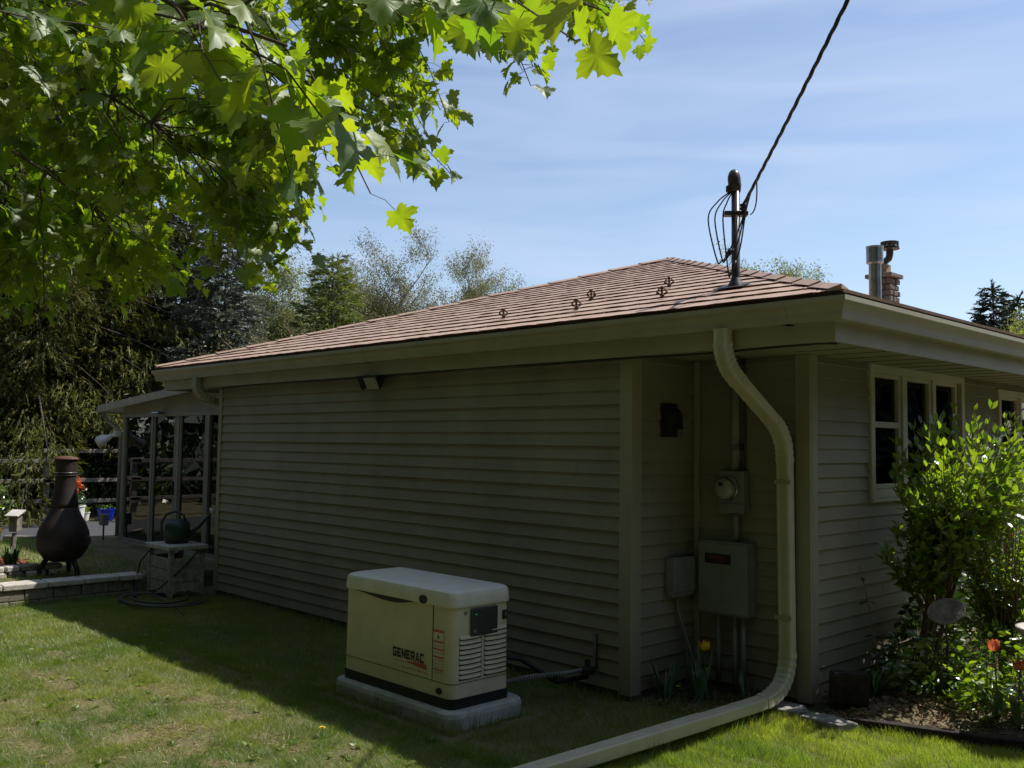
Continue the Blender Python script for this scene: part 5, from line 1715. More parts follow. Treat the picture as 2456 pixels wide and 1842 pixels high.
def conifer(label, base, h, r, m, nb=190, twig=.3, droop=.35, hang=.2, z0=.35, seed=1, dens=1.0, shape=.9, kind='spruce_tree', group='conifers behind the house', wid=.085, rise=.25):
    g = np.random.default_rng(seed)
    bz = float(gz(base[0], base[1])) - .05
    B_ = np.array([base[0], base[1], bz])
    t_ = thing(kind, label, 'tree', tuple(B_), group)
    MB().tube([B_, B_ + np.array([0, 0, h * .5]), B_ + np.array([.03, 0, h * .98])], [.022 * h, .013 * h, .01], 8).build('trunk', BARK, t_, smooth=True)
    limbs = MB()
    P_, D_, S_ = [], [], []
    for i in range(nb):
        u = (i + g.random()) / nb
        z = z0 + (h - z0) * u ** 1.15
        L = r * (1 - (z - z0) / (h - z0) * .985) ** shape * g.uniform(.72, 1.12) + .06 * r
        a = i * 2.399963 + g.uniform(-.4, .4)
        o_ = np.array([math.cos(a), math.sin(a), 0])
        st_ = B_ + np.array([0, 0, z])
        end = st_ + o_ * L + np.array([0, 0, -droop * L + rise * L * u * 1.4])
        mid = (st_ + end) / 2 + np.array([0, 0, .10 * L])
        lp = arc(st_, mid, end, 6)
        limbs.tube(lp, list(np.linspace(.012 + .006 * L, .004, 6)), 4, cap=False)
        n = max(4, int(dens * L * 13.0 / twig * .30 * (1.0 + L * .25)))
        s_ = np.array([-o_[1], o_[0], 0])
        for k in range(n):
            t = g.random() ** .6
            j = min(int(t * 5), 4)
            f_ = t * 5 - j
            c_ = lp[j] * (1 - f_) + lp[j + 1] * f_
            wdt = L * .30 * (1 - t * .75)
            lat = g.uniform(-1, 1)
            dpos = s_ * lat * wdt + np.array([0, 0, -abs(g.normal(0, .12)) * wdt - hang * g.random() * .8 * min(L, 1.6) * .6])
            dr = o_ * g.uniform(.4, 1.0) + s_ * lat * .9 + np.array([0, 0, g.uniform(-.25, .3) - hang * 2.2 * g.random()])
            P_.append(c_ + dpos)
            D_.append(dr)
            S_.append(twig * g.uniform(.6, 1.25))
    # leader
    for k in range(10):
        P_.append(B_ + np.array([0, 0, h * (.93 + .008 * k)]))
        D_.append(np.array([g.normal(0, .35), g.normal(0, .35), 1.0]))
        S_.append(twig * .8)
    limbs.build('limbs', BARK, t_, fix=False)
    P_, D_, S_ = np.array(P_), np.array(D_), np.array(S_)
    VV, FF, RR, o2 = [], [], [], 0
    for q in range(4):
        tv, tf = spike_twig(8, 100 + q, wid * 1.15)
        ids = np.arange(q, len(P_), 4)
        Vq, Fq = scatter(tv, tf, P_[ids], frames(D_[ids], g.uniform(0, 6.28, len(ids))), S_[ids])
        VV.append(Vq); FF.append(Fq + o2); RR.append(np.repeat(g.random(len(ids)), len(tv))); o2 += len(Vq)
    o = npobj('crown', np.concatenate(VV), np.concatenate(FF), m, t_, np.concatenate(RR))
    tag(o, kind='stuff')
    return t_


NORWAY = leafmat('norway_spruce_needles', (0.052, 0.066, 0.013), (0.130, 0.125, 0.025), .25, (1.7, 1.7, .8), .02, .5)
BLUE = leafmat('blue_spruce_needles', (0.085, 0.105, 0.078), (0.20, 0.22, 0.175), .22, (1.2, 1.3, 1.0), .05, .5)
DARKSP = leafmat('dark_spruce_needles', (0.022, 0.036, 0.024), (0.06, 0.078, 0.05), .12, (1.2, 1.3, 1.0), .04, .5)
LARCH = leafmat('fresh_green_needles', (0.10, 0.135, 0.038), (0.19, 0.215, 0.07), .35, (1.8, 1.8, .8), .03, .5)
conifer('huge dark spruce with drooping olive branches behind the chiminea', (-27.6, 8.4), 19.0, 5.7, NORWAY, 340, .38, .36, .85, 3.0, 1, 1.75, .75, wid=.05)
conifer('tall dark spruce behind the huge drooping spruce', (-35.0, 13.0), 15.0, 4.0, DARKSP, 230, .40, .38, .5, .8, 2, 1.2, .8, wid=.06)
conifer('dark spruce closing the far left edge behind the huge drooping spruce', (-34.0, 7.0), 14.5, 4.4, DARKSP, 220, .42, .38, .5, .6, 12, 1.1, .8, wid=.06)
conifer('blue grey spruce, the farther and taller of the two blue spruces above the sunroom', (-25.97, 11.98), 8.7, 2.9, BLUE, 270, .30, .12, .05, .3, 3, 2.3, .8, wid=.06)
conifer('blue grey spruce, the nearer of the two blue spruces above the sunroom', (-23.3, 11.92), 7.8, 2.3, BLUE, 250, .30, .16, .08, .3, 4, 2.0, .85, wid=.06)
conifer('medium green conifer rising above the roof edge between pale trees', (-28.13, 18.41), 8.3, 2.7, LARCH, 170, .36, .05, .05, .3, 5, 1.7, .8, wid=.06, rise=.5)
conifer('dark spruce tip rising just behind the medium green conifer', (-29.6, 19.6), 8.85, 1.8, BLUE, 140, .36, .2, .1, .3, 6, 1.4, .9, wid=.06)
conifer('small distant dark spruce over the right gutter beside pale foliage', (-14.44, 42.56), 8.6, 2.9, DARKSP, 170, .5, .15, .1, .3, 7, 1.7, .9, wid=.08)
conifer('smaller distant dark spruce at the right edge of the view', (-12.95, 41.06), 7.8, 2.0, DARKSP, 140, .5, .15, .1, .3, 8, 1.7, .9, wid=.08)


# ------------------------------------------------------------------ open deciduous trees
def airy_tree(label, base, h, spread, bark, lm, nleaf, lsize, seed, name='birch_tree', group='pale spring trees behind the roof', levels=4, stems=1):
    g = np.random.default_rng(seed)
    B_ = np.array([base[0], base[1], float(gz(*base)) - .05])
    t_ = thing(name, label, 'tree', tuple(B_), group)
    wood = MB()
    tips = []

    def grow(p0, d, L, rad, lv):
        n = 4
        pts = [p0]
        dd = d.copy()
        for k in range(n):
            dd = dd + g.normal(0, .10, 3) + np.array([0, 0, .05])
            dd /= LEN3(dd)
            pts.append(pts[-1] + dd * L / n)
        wood.tube(pts, list(np.linspace(rad, rad * .55, n + 1)), 5 if lv < 2 else 3, cap=False)
        if lv >= levels:
            tips.extend(pts[1:])
            return
        nb = 6 if lv == 0 else 5
        for k in range(nb):
            t = .35 + .65 * (k + g.random()) / nb
            i = min(int(t * n), n - 1)
            q = pts[i] * (1 - (t * n - i)) + pts[i + 1] * (t * n - i)
            a = g.uniform(0, 2 * PI)
            o_ = np.array([math.cos(a), math.sin(a), g.uniform(.1, .7)])
            nd = dd * .75 + o_ * spread
            nd /= LEN3(nd)
            grow(q, nd, L * g.uniform(.45, .68), rad * .5, lv + 1)
        tips.append(pts[-1])
    for s_ in range(stems):
        a = g.uniform(0, 6.28)
        lean = np.array([math.cos(a), math.sin(a), 0]) * (.28 if stems > 1 else .03)
        d = np.array([0, 0, 1.0]) + lean
        grow(B_ + lean * .3, d / LEN3(d), h * .55, .011 * h, 0)
    wood.build('trunk', bark, t_, fix=False)
    T_ = np.array(tips)
    ids = g.integers(0, len(T_), nleaf)
    pos = T_[ids] + g.normal(0, .15, (nleaf, 3))
    o = leaf_cloud('crown', pos, rand_dirs(nleaf, -.3), g.uniform(.6, 1.3, nleaf) * lsize, lm, t_, [(-.3, 0, 0), (.3, .1, .05), (0, 1, 0)], [(0, 1, 2)], kind='stuff')
    return t_


SPRING = leafmat('pale_spring_leaves', (0.14, 0.165, 0.06), (0.25, 0.27, 0.12), .4, (1.5, 1.5, .9), .03, .5)
BUDS = leafmat('brownish_buds', (0.13, 0.14, 0.065), (0.23, 0.215, 0.11), .35, (1.4, 1.4, .9), .03, .5)
YGREEN = leafmat('yellow_green_leaves', (0.14, 0.17, 0.03), (0.24, 0.26, 0.05), .45, (1.8, 1.8, .8), .03, .5)
airy_tree('slender pale birch between the blue spruce and the green conifer', (-31.88, 18.85), 8.4, .6, PALEBARK, SPRING, 42432, 0.082, 21)
airy_tree('rounded budding tree, shorter one left of the tallest budding tree', (-32.9, 23.55), 9.6, .85, PALEBARK, BUDS, 52224, 0.082, 22, 'budding_tree', stems=2)
airy_tree('tallest of the round budding trees above the roof edge', (-33.25, 26.06), 10.6, .9, PALEBARK, BUDS, 68544, 0.082, 23, 'budding_tree', stems=2)
airy_tree('smallest budding tree nearest the rising roof line', (-30.92, 27.03), 10.4, .8, PALEBARK, BUDS, 39168, 0.076, 24, 'budding_tree')
airy_tree('reddish brown leafing shrub tree low behind the roof corner', (-21.4, 11.9), 4.6, .7, STEMBARK, BUDS, 17680, 0.070, 25, 'small_tree', stems=3)
airy_tree('pale leafing tree top peeking over the roof behind the mast', (-23.32, 40.59), 11.2, .85, PALEBARK, SPRING, 62016, 0.099, 26, 'leafing_tree', stems=2)
airy_tree('small pale tree top just left of the one behind the mast', (-25.6, 41.6), 11.0, .6, PALEBARK, SPRING, 29376, 0.099, 27, 'leafing_tree')
airy_tree('yellow green tree beyond the right gutter', (-11.77, 33.82), 5.6, .7, BARK, YGREEN, 25840, 0.101, 28, 'leafy_tree', stems=2)
airy_tree('tall pale tree cut by the right edge of the view', (-10.6, 38.5), 8.8, .55, BARK, SPRING, 21760, 0.101, 29, 'leafy_tree')


# ------------------------------------------------------------------ right flower bed
SHRUBL = leafmat('shrub_leaf', (0.070, 0.135, 0.018), (0.135, 0.20, 0.025), 0.5, (3.2, 3.0, .8), .10, .35)
SHRUB1 = leafmat('shrub_leaf_single', (0.070, 0.135, 0.018), (0.145, 0.21, 0.025), 0.5, (3.2, 3.0, .8), .10, .35, obj_random=True)
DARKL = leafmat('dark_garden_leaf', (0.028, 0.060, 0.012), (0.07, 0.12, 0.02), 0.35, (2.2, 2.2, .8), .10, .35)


def stemmy(label, name, cat, base, tips, nst, rad, m, lm, lm1, size, nper, nsingle, group=None, bend=.15, low=.35, upright=.2):
    """shrub: several stems from the base to points of a crown, leaf pairs along the branch ends"""
    g = rng
    B_ = np.array([base[0], base[1], float(gz(*base[:2]))])
    t_ = thing(name, label, cat, tuple(B_), group)
    mains = []
    for k in range(nst):
        a = g.uniform(0, 6.28)
        T_ = tips.mean(0) + (tips[g.integers(len(tips))] - tips.mean(0)) * .45
        T_[2] = B_[2] + (T_[2] - B_[2]) * .8
        st_ = B_ + np.array([math.cos(a), math.sin(a), 0]) * g.uniform(.02, .10)
        mid = (st_ * .55 + T_ * .45) + np.array([0, 0, .25 * (T_[2] - B_[2])]) + g.normal(0, .03, 3)
        lp = arc(st_, mid, T_, 10)
        mains.append(lp)
        MB().tube(lp, list(np.linspace(rad * g.uniform(.7, 1.1), rad * .35, 10)), 7).build('stem', m, t_, smooth=True)
    tw = MB()
    P_, D_, S_ = [], [], []
    for T_ in tips:
        lp = mains[g.integers(len(mains))]
        j = int(np.argmin([np.linalg.norm((q - T_) * np.array([1, 1, .6])) for q in lp[4:]])) + 4
        j = max(j - 3, 3)
        mid = (lp[j] + T_) / 2 + g.normal(0, bend * .3, 3) + np.array([0, 0, .05])
        tp = arc(lp[j], mid, T_, 8)
        tw.tube(tp, list(np.linspace(.006, .0022, 8)), 4, cap=False)
        for q in range(nper):
            t = low + (1 - low) * (q + .5) / nper
            i = min(int(t * 7), 6)
            c_ = tp[i] * (1 - (t * 7 - i)) + tp[i + 1] * (t * 7 - i)
            ax_ = tp[i + 1] - tp[i]
            ax_ = ax_ / LEN3(ax_)
            s_ = np.cross(ax_, g.normal(size=3))
            s_ /= LEN3(s_)
            for sg in (-1, 1):
                d = ax_ * (.5 + .7 * t ** 3) + s_ * sg * (1.1 - .6 * t ** 4) + np.array([0, 0, upright * (t ** 4) - .15])
                P_.append(c_)
                D_.append(d)
                S_.append(size * g.uniform(.65, 1.2) * (1.1 - .35 * t))
    tw.build('twigs', m, t_, fix=False)
    P_, D_, S_ = np.array(P_), np.array(D_), np.array(S_)
    rl = g.normal(0, .7, len(P_))
    o_ = np.argsort(np.linalg.norm(P_ - np.array([0, 0, 1.8]), axis=1))
    if nsingle:
        me = [tmesh('leaf', np.array(OVAL_V) * np.array(sc), OVAL_F, lm1) for sc in ((1, 1, 1), (1.2, .95, 2), (.9, 1.05, -2))]
        step = max(1, len(o_) // nsingle)
        b_ = o_[::step][:nsingle]
        big_leaves('leaf', P_[b_], D_[b_], S_[b_], None, t_, me, rl[b_])
        r_ = np.setdiff1d(o_, b_)
    else:
        r_ = o_
    leaf_cloud('foliage', P_[r_], D_[r_], S_[r_], lm, t_, roll=rl[r_], kind='stuff')
    return t_, P_


def ellip(c, r, n, zmin=-9, shell=.35):
    d = rand_dirs(n * 3)
    p_ = np.array(c) + np.array(r) * d * (shell + (1 - shell) * rng.random((n * 3, 1)) ** .5)
    return p_[p_[:, 2] > zmin][:n]


tips = np.concatenate([ellip((-2.62, 7.35, 1.70), (.56, .9, .50), 185, 1.1), ellip((-2.72, 7.0, 1.35), (.36, .42, .40), 55, .85), ellip((-2.95, 6.85, 1.08), (.2, .26, .2), 18, .8)])
stemmy('tall bushy shrub with bright lit top in front of the end wall window', 'shrub', 'shrub', (-2.98, 7.08, 0), tips, 9, .017, STEMBARK, SHRUBL, SHRUB1, .104, 7, 290, 'shrubs in the flower bed', upright=.6)
tips = np.concatenate([ellip((-2.52, 7.65, 1.10), (.42, .7, .5), 170, .45), ellip((-2.48, 7.45, .62), (.40, .45, .32), 80, .25)])
t2, P2 = stemmy('thorny rose bush with tiny crimson buds beside the tall shrub', 'rose_bush', 'shrub', (-2.42, 7.3, 0), tips, 8, .010, STEMBARK, SHRUBL, None, .062, 8, 0, 'shrubs in the flower bed')
tips = ellip((-1.50, 7.55, 1.25), (.5, .6, .65), 130, .3)
stemmy('leafy shrub just beyond the right edge, shading the front of the bed', 'shrub', 'shrub', (-1.55, 7.6, 0), tips, 7, .014, STEMBARK, SHRUBL, None, .085, 7, 0, 'shrubs in the flower bed')
CRIM = mat('crimson_bud', (0.35, 0.02, 0.04), 0.6, 0.2)
sel = P2[rng.choice(len(P2), 40, replace=False)]
bud = MB().lathe((0, 0, 0), [(.002, 0), (.009, .006), (.010, .014), (.005, .022)], 7).mesh('rosebud', CRIM)
for q in sel[:34]:
    inst('rosebud', bud, t2, q, (rng.uniform(-.6, .6), rng.uniform(-.6, .6), 0))

# thin sapling with a few leaves in front of the wall
sp_ = thing('sapling', 'thin bare stemmed sapling with few dark leaves against the end wall', 'plant', (-3.05, 6.62, .1))
lp = arc((-3.05, 6.62, .1), (-3.06, 6.60, .5), (-3.12, 6.48, .98), 12)
MB().tube(lp, list(np.linspace(.006, .002, 12)), 5).build('stem', STEMBARK, sp_, smooth=True)
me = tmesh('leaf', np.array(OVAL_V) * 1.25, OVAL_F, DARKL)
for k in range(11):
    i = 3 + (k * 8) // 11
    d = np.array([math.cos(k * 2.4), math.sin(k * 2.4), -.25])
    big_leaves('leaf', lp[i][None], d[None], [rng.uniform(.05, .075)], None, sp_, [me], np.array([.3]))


def groundcover(name, label, c, r, n, size, m, group='low plants in the flower bed', h=.18):
    """low plant: leaves on short stalks over an ellipse"""
    a, q = rng.uniform(0, 2 * PI, n), np.sqrt(rng.random(n))
    x, y = c[0] + r[0] * q * np.cos(a), c[1] + r[1] * q * np.sin(a)
    z0 = gz(x, y)
    z = z0 + h * (1.05 - .6 * q ** 2) * rng.uniform(.25, 1.15, n)
    t_ = thing(name, label, 'plant', (c[0], c[1], float(gz(*c))), group)
    b = MB()
    for k in range(0, n, 3):
        b.tube([(c[0] + (x[k] - c[0]) * .7, c[1] + (y[k] - c[1]) * .7, z0[k]), (x[k], y[k], z[k])], .0016, 3, cap=False)
    b.build('stems', LEAFG, t_, fix=False)
    d = np.stack([np.cos(a), np.sin(a), rng.uniform(-.4, .35, n)], 1) + rng.normal(0, .3, (n, 3))
    leaf_cloud('leaves', np.stack([x, y, z], 1), d, rng.uniform(.6, 1.25, n) * size, m, t_, kind='stuff')
    return t_


groundcover('columbine', 'leafy columbine at the front of the flower bed below the tall shrub', (-2.68, 6.74), (.32, .28), 420, .068, SHRUBL, h=.38)
groundcover('columbine', 'leafy columbine clump behind the orange tulips', (-2.40, 6.98), (.26, .28), 380, .068, SHRUBL, h=.42)
groundcover('columbine', 'leafy columbine at the front corner of the bed near the lawn', (-2.30, 6.56), (.20, .16), 200, .06, SHRUBL, h=.2)
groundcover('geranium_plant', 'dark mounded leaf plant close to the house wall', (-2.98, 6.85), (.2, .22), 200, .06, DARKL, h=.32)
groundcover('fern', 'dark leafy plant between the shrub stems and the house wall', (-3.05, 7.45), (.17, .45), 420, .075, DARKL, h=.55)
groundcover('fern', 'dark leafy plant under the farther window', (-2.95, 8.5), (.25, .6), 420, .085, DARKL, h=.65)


def strap_clump(name, label, c, n, L, w, m, group=None, arch=.9, cat='plant'):
    t_ = thing(name, label, cat, (c[0], c[1], float(gz(*c))), group)
    z0 = float(gz(*c))
    for k in range(n):
        a = rng.uniform(0, 2 * PI)
        l_ = L * rng.uniform(.6, 1.1)
        o_ = np.array([math.cos(a), math.sin(a), 0])
        s_ = np.array([-o_[1], o_[0], 0])
        p0 = np.array([c[0], c[1], z0]) + o_ * rng.uniform(0, .05)
        pts = arc(p0, p0 + o_ * l_ * .25 + np.array([0, 0, l_ * .8]), p0 + o_ * l_ * arch * rng.uniform(.4, 1) + np.array([0, 0, l_ * rng.uniform(.35, .9)]), 6)
        vs, fs = [], []
        for i, q in enumerate(pts):
            ww = w * (1 - (i / 5) ** 2.2) + .0006
            vs += [q - s_ * ww + np.array([0, 0, ww * .5]), q, q + s_ * ww + np.array([0, 0, ww * .5])]
        for i in range(5):
            fs += [(3 * i, 3 * i + 1, 3 * i + 4, 3 * i + 3), (3 * i + 1, 3 * i + 2, 3 * i + 5, 3 * i + 4)]
        MB().add(vs, fs).build('leaf', m, t_, fix=False)
    return t_


GREENP = mat('fresh_blade_green', (0.055, 0.13, 0.03), 0.45, 0.3, 20)
BLUEG = mat('blue_green_blade', (0.12, 0.19, 0.10), 0.5, 0.2, 20)
strap_clump('ornamental_grass', 'arching dark green grass clump by the wooden block', (-3.0, 6.42), 60, .24, .006, GREENP, 'strap leaved clumps')
strap_clump('iris', 'blue green iris leaves in the shaded alcove bed', (-3.95, 5.72), 26, .45, .012, BLUEG, 'strap leaved clumps', .35)
strap_clump('iris', 'shorter iris leaves beside the alcove corner post', (-4.12, 5.55), 22, .38, .011, BLUEG, 'strap leaved clumps', .4)
strap_clump('iris', 'iris leaves below the large switch cabinet', (-3.66, 5.85), 18, .36, .011, BLUEG, 'strap leaved clumps', .4)


def tulip(x, y, h, c1, label, lean=(0, 0), size=1.0, leaves=3, openf=1.0):
    z = float(gz(x, y))
    t_ = thing('tulip', label, 'flower', (x, y, z), 'tulips')
    top = np.array([x + lean[0], y + lean[1], z + h])
    MB().tube(arc((x, y, z), (x, y, z + h * .6), top, 6), .0045, 6).build('stem', LEAFG, t_, smooth=True)
    for k in range(6):
        a = k * PI / 3 + (.3 if k % 2 else 0)
        o_ = np.array([math.cos(a), math.sin(a), 0])
        s_ = np.array([-o_[1], o_[0], 0])
        vs, fs = [], []
        prof = [(.004, 0, .006), (.026, .012, .017), (.032 * openf, .032, .019), (.030 * openf, .050, .013), (.030 * openf * openf, .062, .002)]
        for r_, zz, w in prof:
            q = top + (o_ * r_ + np.array([0, 0, zz])) * size
            vs += [q - s_ * w * size - o_ * .004 * size, q + o_ * .002, q + s_ * w * size - o_ * .004 * size]
        for i in range(4):
            fs += [(3 * i, 3 * i + 1, 3 * i + 4, 3 * i + 3), (3 * i + 1, 3 * i + 2, 3 * i + 5, 3 * i + 4)]
        MB().add(vs, fs).build('petal', c1, t_, smooth=True, fix=False)
    for k in range(leaves):
        a = k * 2.3 + x * 9
        o_ = np.array([math.cos(a), math.sin(a), 0])
        s_ = np.array([-o_[1], o_[0], 0])
        l_ = h * rng.uniform(.55, .8)
        pts = arc((x, y, z), np.array([x, y, z]) + o_ * l_ * .2 + np.array([0, 0, l_ * .7]), np.array([x, y, z]) + o_ * l_ * .55 + np.array([0, 0, l_ * .85]), 6)
        vs, fs = [], []
        for i, q in enumerate(pts):
            ww = .026 * math.sin(PI * min(.12 + i / 5 * .9, 1)) + .001
            vs += [q - s_ * ww + np.array([0, 0, ww * .4]), q, q + s_ * ww + np.array([0, 0, ww * .4])]
        for i in range(5):
            fs += [(3 * i, 3 * i + 1, 3 * i + 4, 3 * i + 3), (3 * i + 1, 3 * i + 2, 3 * i + 5, 3 * i + 4)]
        MB().add(vs, fs).build('leaf', BLUEG, t_, smooth=True, fix=False)


PEACH = leafmat('peach_orange_petal', (0.62, 0.17, 0.07), (0.75, 0.30, 0.12), .4, (1.2, 1.2, 1.1), .05)
tulip(-2.225, 6.50, .43, PEACH, 'peach orange tulip standing tallest in the right flower bed', (-.01, -.02), 1.15)
tulip(-2.09, 6.47, .37, PEACH, 'wilting peach orange tulip just below the tallest one', (.02, -.03), 1.0, openf=1.2)
tulip(-2.02, 6.53, .40, PEACH, 'peach orange tulip at the right edge of the view', (.01, -.02), 1.05)
tulip(-3.922, 5.75, .36, YELLOW, 'golden yellow tulip in the dark alcove bed', (0, -.01), 1.15, 2, 1.15)

# hosta like pale leaves catching the sun
ho = thing('hosta', 'two broad pale hosta leaves in the bed', 'plant', (-2.80, 6.55, float(gz(-2.8, 6.55))))
for (x, y, z, d, s_) in ((-2.86, 6.56, .22, (-.2, .1, 1), .14), (-2.08, 6.72, .36, (.5, -.5, .45), .14)):
    me = tmesh('leaf', np.array(OVAL_V) * np.array([1.7, 1, 1.5]), OVAL_F, BLUEG)
    big_leaves('leaf', np.array([[x, y, z]]), np.array([d], float), [s_], None, ho, [me], np.array([1.1]))
    MB().tube([(x, y, float(gz(x, y))), (x, y, z)], .004, 5).build('stalk', LEAFG, ho)

# bark mulch
n = 9000
x = rng.uniform(-3.3, -0.9, n)
y = bed_edge(x) + .04 + rng.uniform(0, 1, n) ** 1.3 * 2.4
k_ = (x > -3.28)
x, y = x[k_], y[k_]
d = rand_dirs(len(x))
d[:, 2] *= .35
MULCH = leafmat('bark_mulch_chips', (0.10, 0.055, 0.03), (0.34, 0.24, 0.15), .05, (1, 1, 1), .03)
chv = [(-.12, 0, 0), (.12, 0, .03), (.09, 1, 0), (-.10, 1, -.03)]
o = leaf_cloud('mulch', np.stack([x, y, gz(x, y) + rng.uniform(.0, .015, len(x))], 1), d, rng.uniform(.02, .06, len(x)), MULCH, None, chv, [(0, 1, 2), (0, 2, 3)])
tag(o, 'tan bark mulch chips covering the flower bed', 'mulch', kind='stuff')
n = 2500
x, y = rng.uniform(-4.2, -3.35, n), rng.uniform(5.35, 6.05, n)
d = rand_dirs(n)
d[:, 2] *= .35
o = leaf_cloud('mulch', np.stack([x, y, gz(x, y) + rng.uniform(.0, .012, n)], 1), d, rng.uniform(.02, .05, n), MULCH, None, chv, [(0, 1, 2), (0, 2, 3)])
tag(o, 'dark bark mulch on the ground inside the shaded alcove', 'mulch', kind='stuff')

DKWOOD = mat('dark_rotten_wood', (0.028, 0.018, 0.014), 0.9, 0.3, 20, bump=0.6, bs=40)
wb = thing('timber_block', 'dark square cut timber block standing by the house corner', 'timber', (-3.06, 6.18, .06))
MB().obox((-3.06, 6.18, .185), ((.86, .51, 0), (-.51, .86, 0), (.06, -.05, 1)), (.125, .065, .10)).build('block', DKWOOD, wb, bevel=.012)
MB().obox((-3.054, 6.175, .289), ((.86, .51, 0), (-.51, .86, 0), (0, 0, 1)), (.112, .055, .004)).build('cut_end', DKWOOD, wb)
tm = thing('edging_timber', 'dark low edging timber along the front of the flower bed', 'edging', (-2.6, 6.1, 0.03))
xs = np.linspace(-2.95, -1.2, 4)
for a, c_ in zip(xs[:-1], xs[1:]):
    p0, p1 = np.array([a, float(bed_edge(a)) + .0]), np.array([c_, float(bed_edge(c_))])
    dv = (p1 - p0) / np.linalg.norm(p1 - p0)
    mid = (p0 + p1) / 2
    MB().obox((mid[0], mid[1], .004), ((dv[0], dv[1], 0), (-dv[1], dv[0], 0), (0, 0, 1)), (np.linalg.norm(p1 - p0) / 2 + .004, .04, .06)).build('timber', DKWOOD, tm, bevel=.01)
FLAG = mat('grey_flagstone', (0.26, 0.25, 0.23), 0.85, 0.2, 14, bump=0.5, bs=50)


def flag(x, y, pts, z, th, label):
    me = MB().prism([(x + a, y + b_, z) for a, b_ in pts], (0, 0, 0), (0, 0, th)).build('flagstone', FLAG, None, bevel=.008)
    tag(me, label, 'stone', 'flat stones by the house corner')


flag(-3.42, 5.92, [(-.16, -.10), (.10, -.13), (.22, -.02), (.12, .10), (-.14, .09)], .0, .055, 'flat grey stone at the foot of the downspout')
flag(-3.06, 5.86, [(-.14, -.08), (.12, -.09), (.20, .04), (.0, .10), (-.15, .06)], .0, .05, 'flat grey stone in front of the timber block')

# tilted round plaque and pedestal at the right edge
pl = thing('garden_plaque', 'round pale stone plaque tilted on a stake among the shrub stems', 'ornament', (-2.62, 6.72, .1))
ux = np.array([.78, .50, .28]); ux /= LEN3(ux)
nn_ = np.array([.45, -.72, .5]); nn_ = nn_ - ux * np.dot(nn_, ux); nn_ /= LEN3(nn_)
uy_ = np.cross(nn_, ux)
cc = np.array([-2.62, 6.72, .70])
circ = [cc + ux * .125 * math.cos(2 * PI * k / 28) + uy_ * .09 * math.sin(2 * PI * k / 28) for k in range(28)]
MB().prism(circ, (0, 0, 0), tuple(-nn_ * .014)).build('disc', BLOCKM, pl, bevel=.003)
MB().tube([(-2.62, 6.73, .08), (-2.625, 6.73, .69)], .008, 6).build('stake', MASTM, pl)

bb = thing('birdbath', 'pale stone birdbath cut off by the right edge of the view', 'birdbath', (-1.93, 6.55, .1))
BX, BY = -1.905, 6.62
MB().lathe((BX, BY, .09), [(.16, 0), (.16, .05), (.10, .09), (.075, .14), (.065, .35), (.09, .46), (.13, .52)], 24).build('pedestal', mat('tan_cast_stone', (0.36, 0.27, 0.18), .85, .15, 12, bump=.4), bb, smooth=True)
MB().lathe((BX, BY, .611), [(.12, 0), (.20, .03), (.235, .065), (.235, .085), (.21, .085), (.15, .05), (.02, .045)], 28).build('basin', CAPSTONE, bb, smooth=True)

# ------------------------------------------------------------------ far left garden
pb2 = thing('post_box', 'small weathered birdhouse with pale sloping lid on a leaning post', 'birdhouse', (-12.75, 3.80, .16))
MB().tube([(-12.72, 3.76, .05), (-12.78, 3.82, .62)], .03, 6).build('post', WOODGREY, pb2)
MB().obox((-12.79, 3.83, .74), ((.7, -.7, 0), (.7, .7, 0), (0, 0, 1)), (.062, .05, .10)).build('box', WOODGREY, pb2, bevel=.004)
lidx = np.array([.66, -.68, -.32]); lidx /= LEN3(lidx)
lidn = np.cross(lidx, np.array([.7, .71, 0])); lidn /= LEN3(lidn)
MB().obox((-12.775, 3.815, .865), (lidx, np.cross(lidn, lidx), lidn), (.10, .085, .010)).build('lid', mat('sun_bleached_board', (0.5, 0.48, 0.44), .8), pb2, bevel=.003)
strap_clump('daffodil_clump', 'strap leaved daffodil clump beside the chiminea', (-12.55, 3.72), 46, .42, .012, GREENP, 'daffodil clumps', .35)
strap_clump('daffodil_clump', 'daffodil clump at the left edge behind the low wall', (-12.45, 3.2), 40, .40, .012, GREENP, 'daffodil clumps', .35)
df = thing('daffodil', 'single pale yellow daffodil above the strap leaves', 'flower', (-12.7, 3.62, .19))
MB().tube([(-12.7, 3.62, .19), (-12.72, 3.64, .66)], .005, 5).build('stem', LEAFG, df)
PALEY = mat('pale_yellow_petal', (0.7, 0.55, 0.15), .6, .1)
b = MB()
for k in range(6):
    a = k * PI / 3
    c_ = np.array([-12.71, 3.625, .67])
    u = np.array([.7 * math.cos(a), .7 * math.cos(a), math.sin(a)])
    s_ = np.cross(u, (.7, -.7, 0)) * .014
    b.add([c_, c_ + u * .03 + s_, c_ + u * .05, c_ + u * .03 - s_], [(0, 1, 2, 3)])
b.build('petals', PALEY, df)
MB().tube([(-12.71, 3.625, .67), (-12.685, 3.6, .67)], [.008, .014], 10).build('trumpet', YELLOW, df)
eb = thing('bed_edging', 'rough tan stone edging of the small bed beside the chiminea', 'edging', (-12.0, 3.3, .17))
for (y0, n_) in ((2.3, 8),):
    for row_ in range(2):
        y = y0 + .1 * row_
        for k in range(n_):
            L = random.uniform(.16, .26)
            MB().obox((-11.98 - .02 * row_ + random.uniform(-.02, .02), y + L / 2, .215 + .07 * row_), ((1, .1, 0), (-.1, 1, 0), (0, 0, 1)), (.09, L / 2 - .008, .034)).build('stone', CAPSTONE if k % 3 else STONE, eb, bevel=.014, seg=1)
            y += L
n = 1800
x, y = rng.uniform(-13.4, -12.05, n), rng.uniform(2.2, 4.0, n)
d = rand_dirs(n)
d[:, 2] *= .35
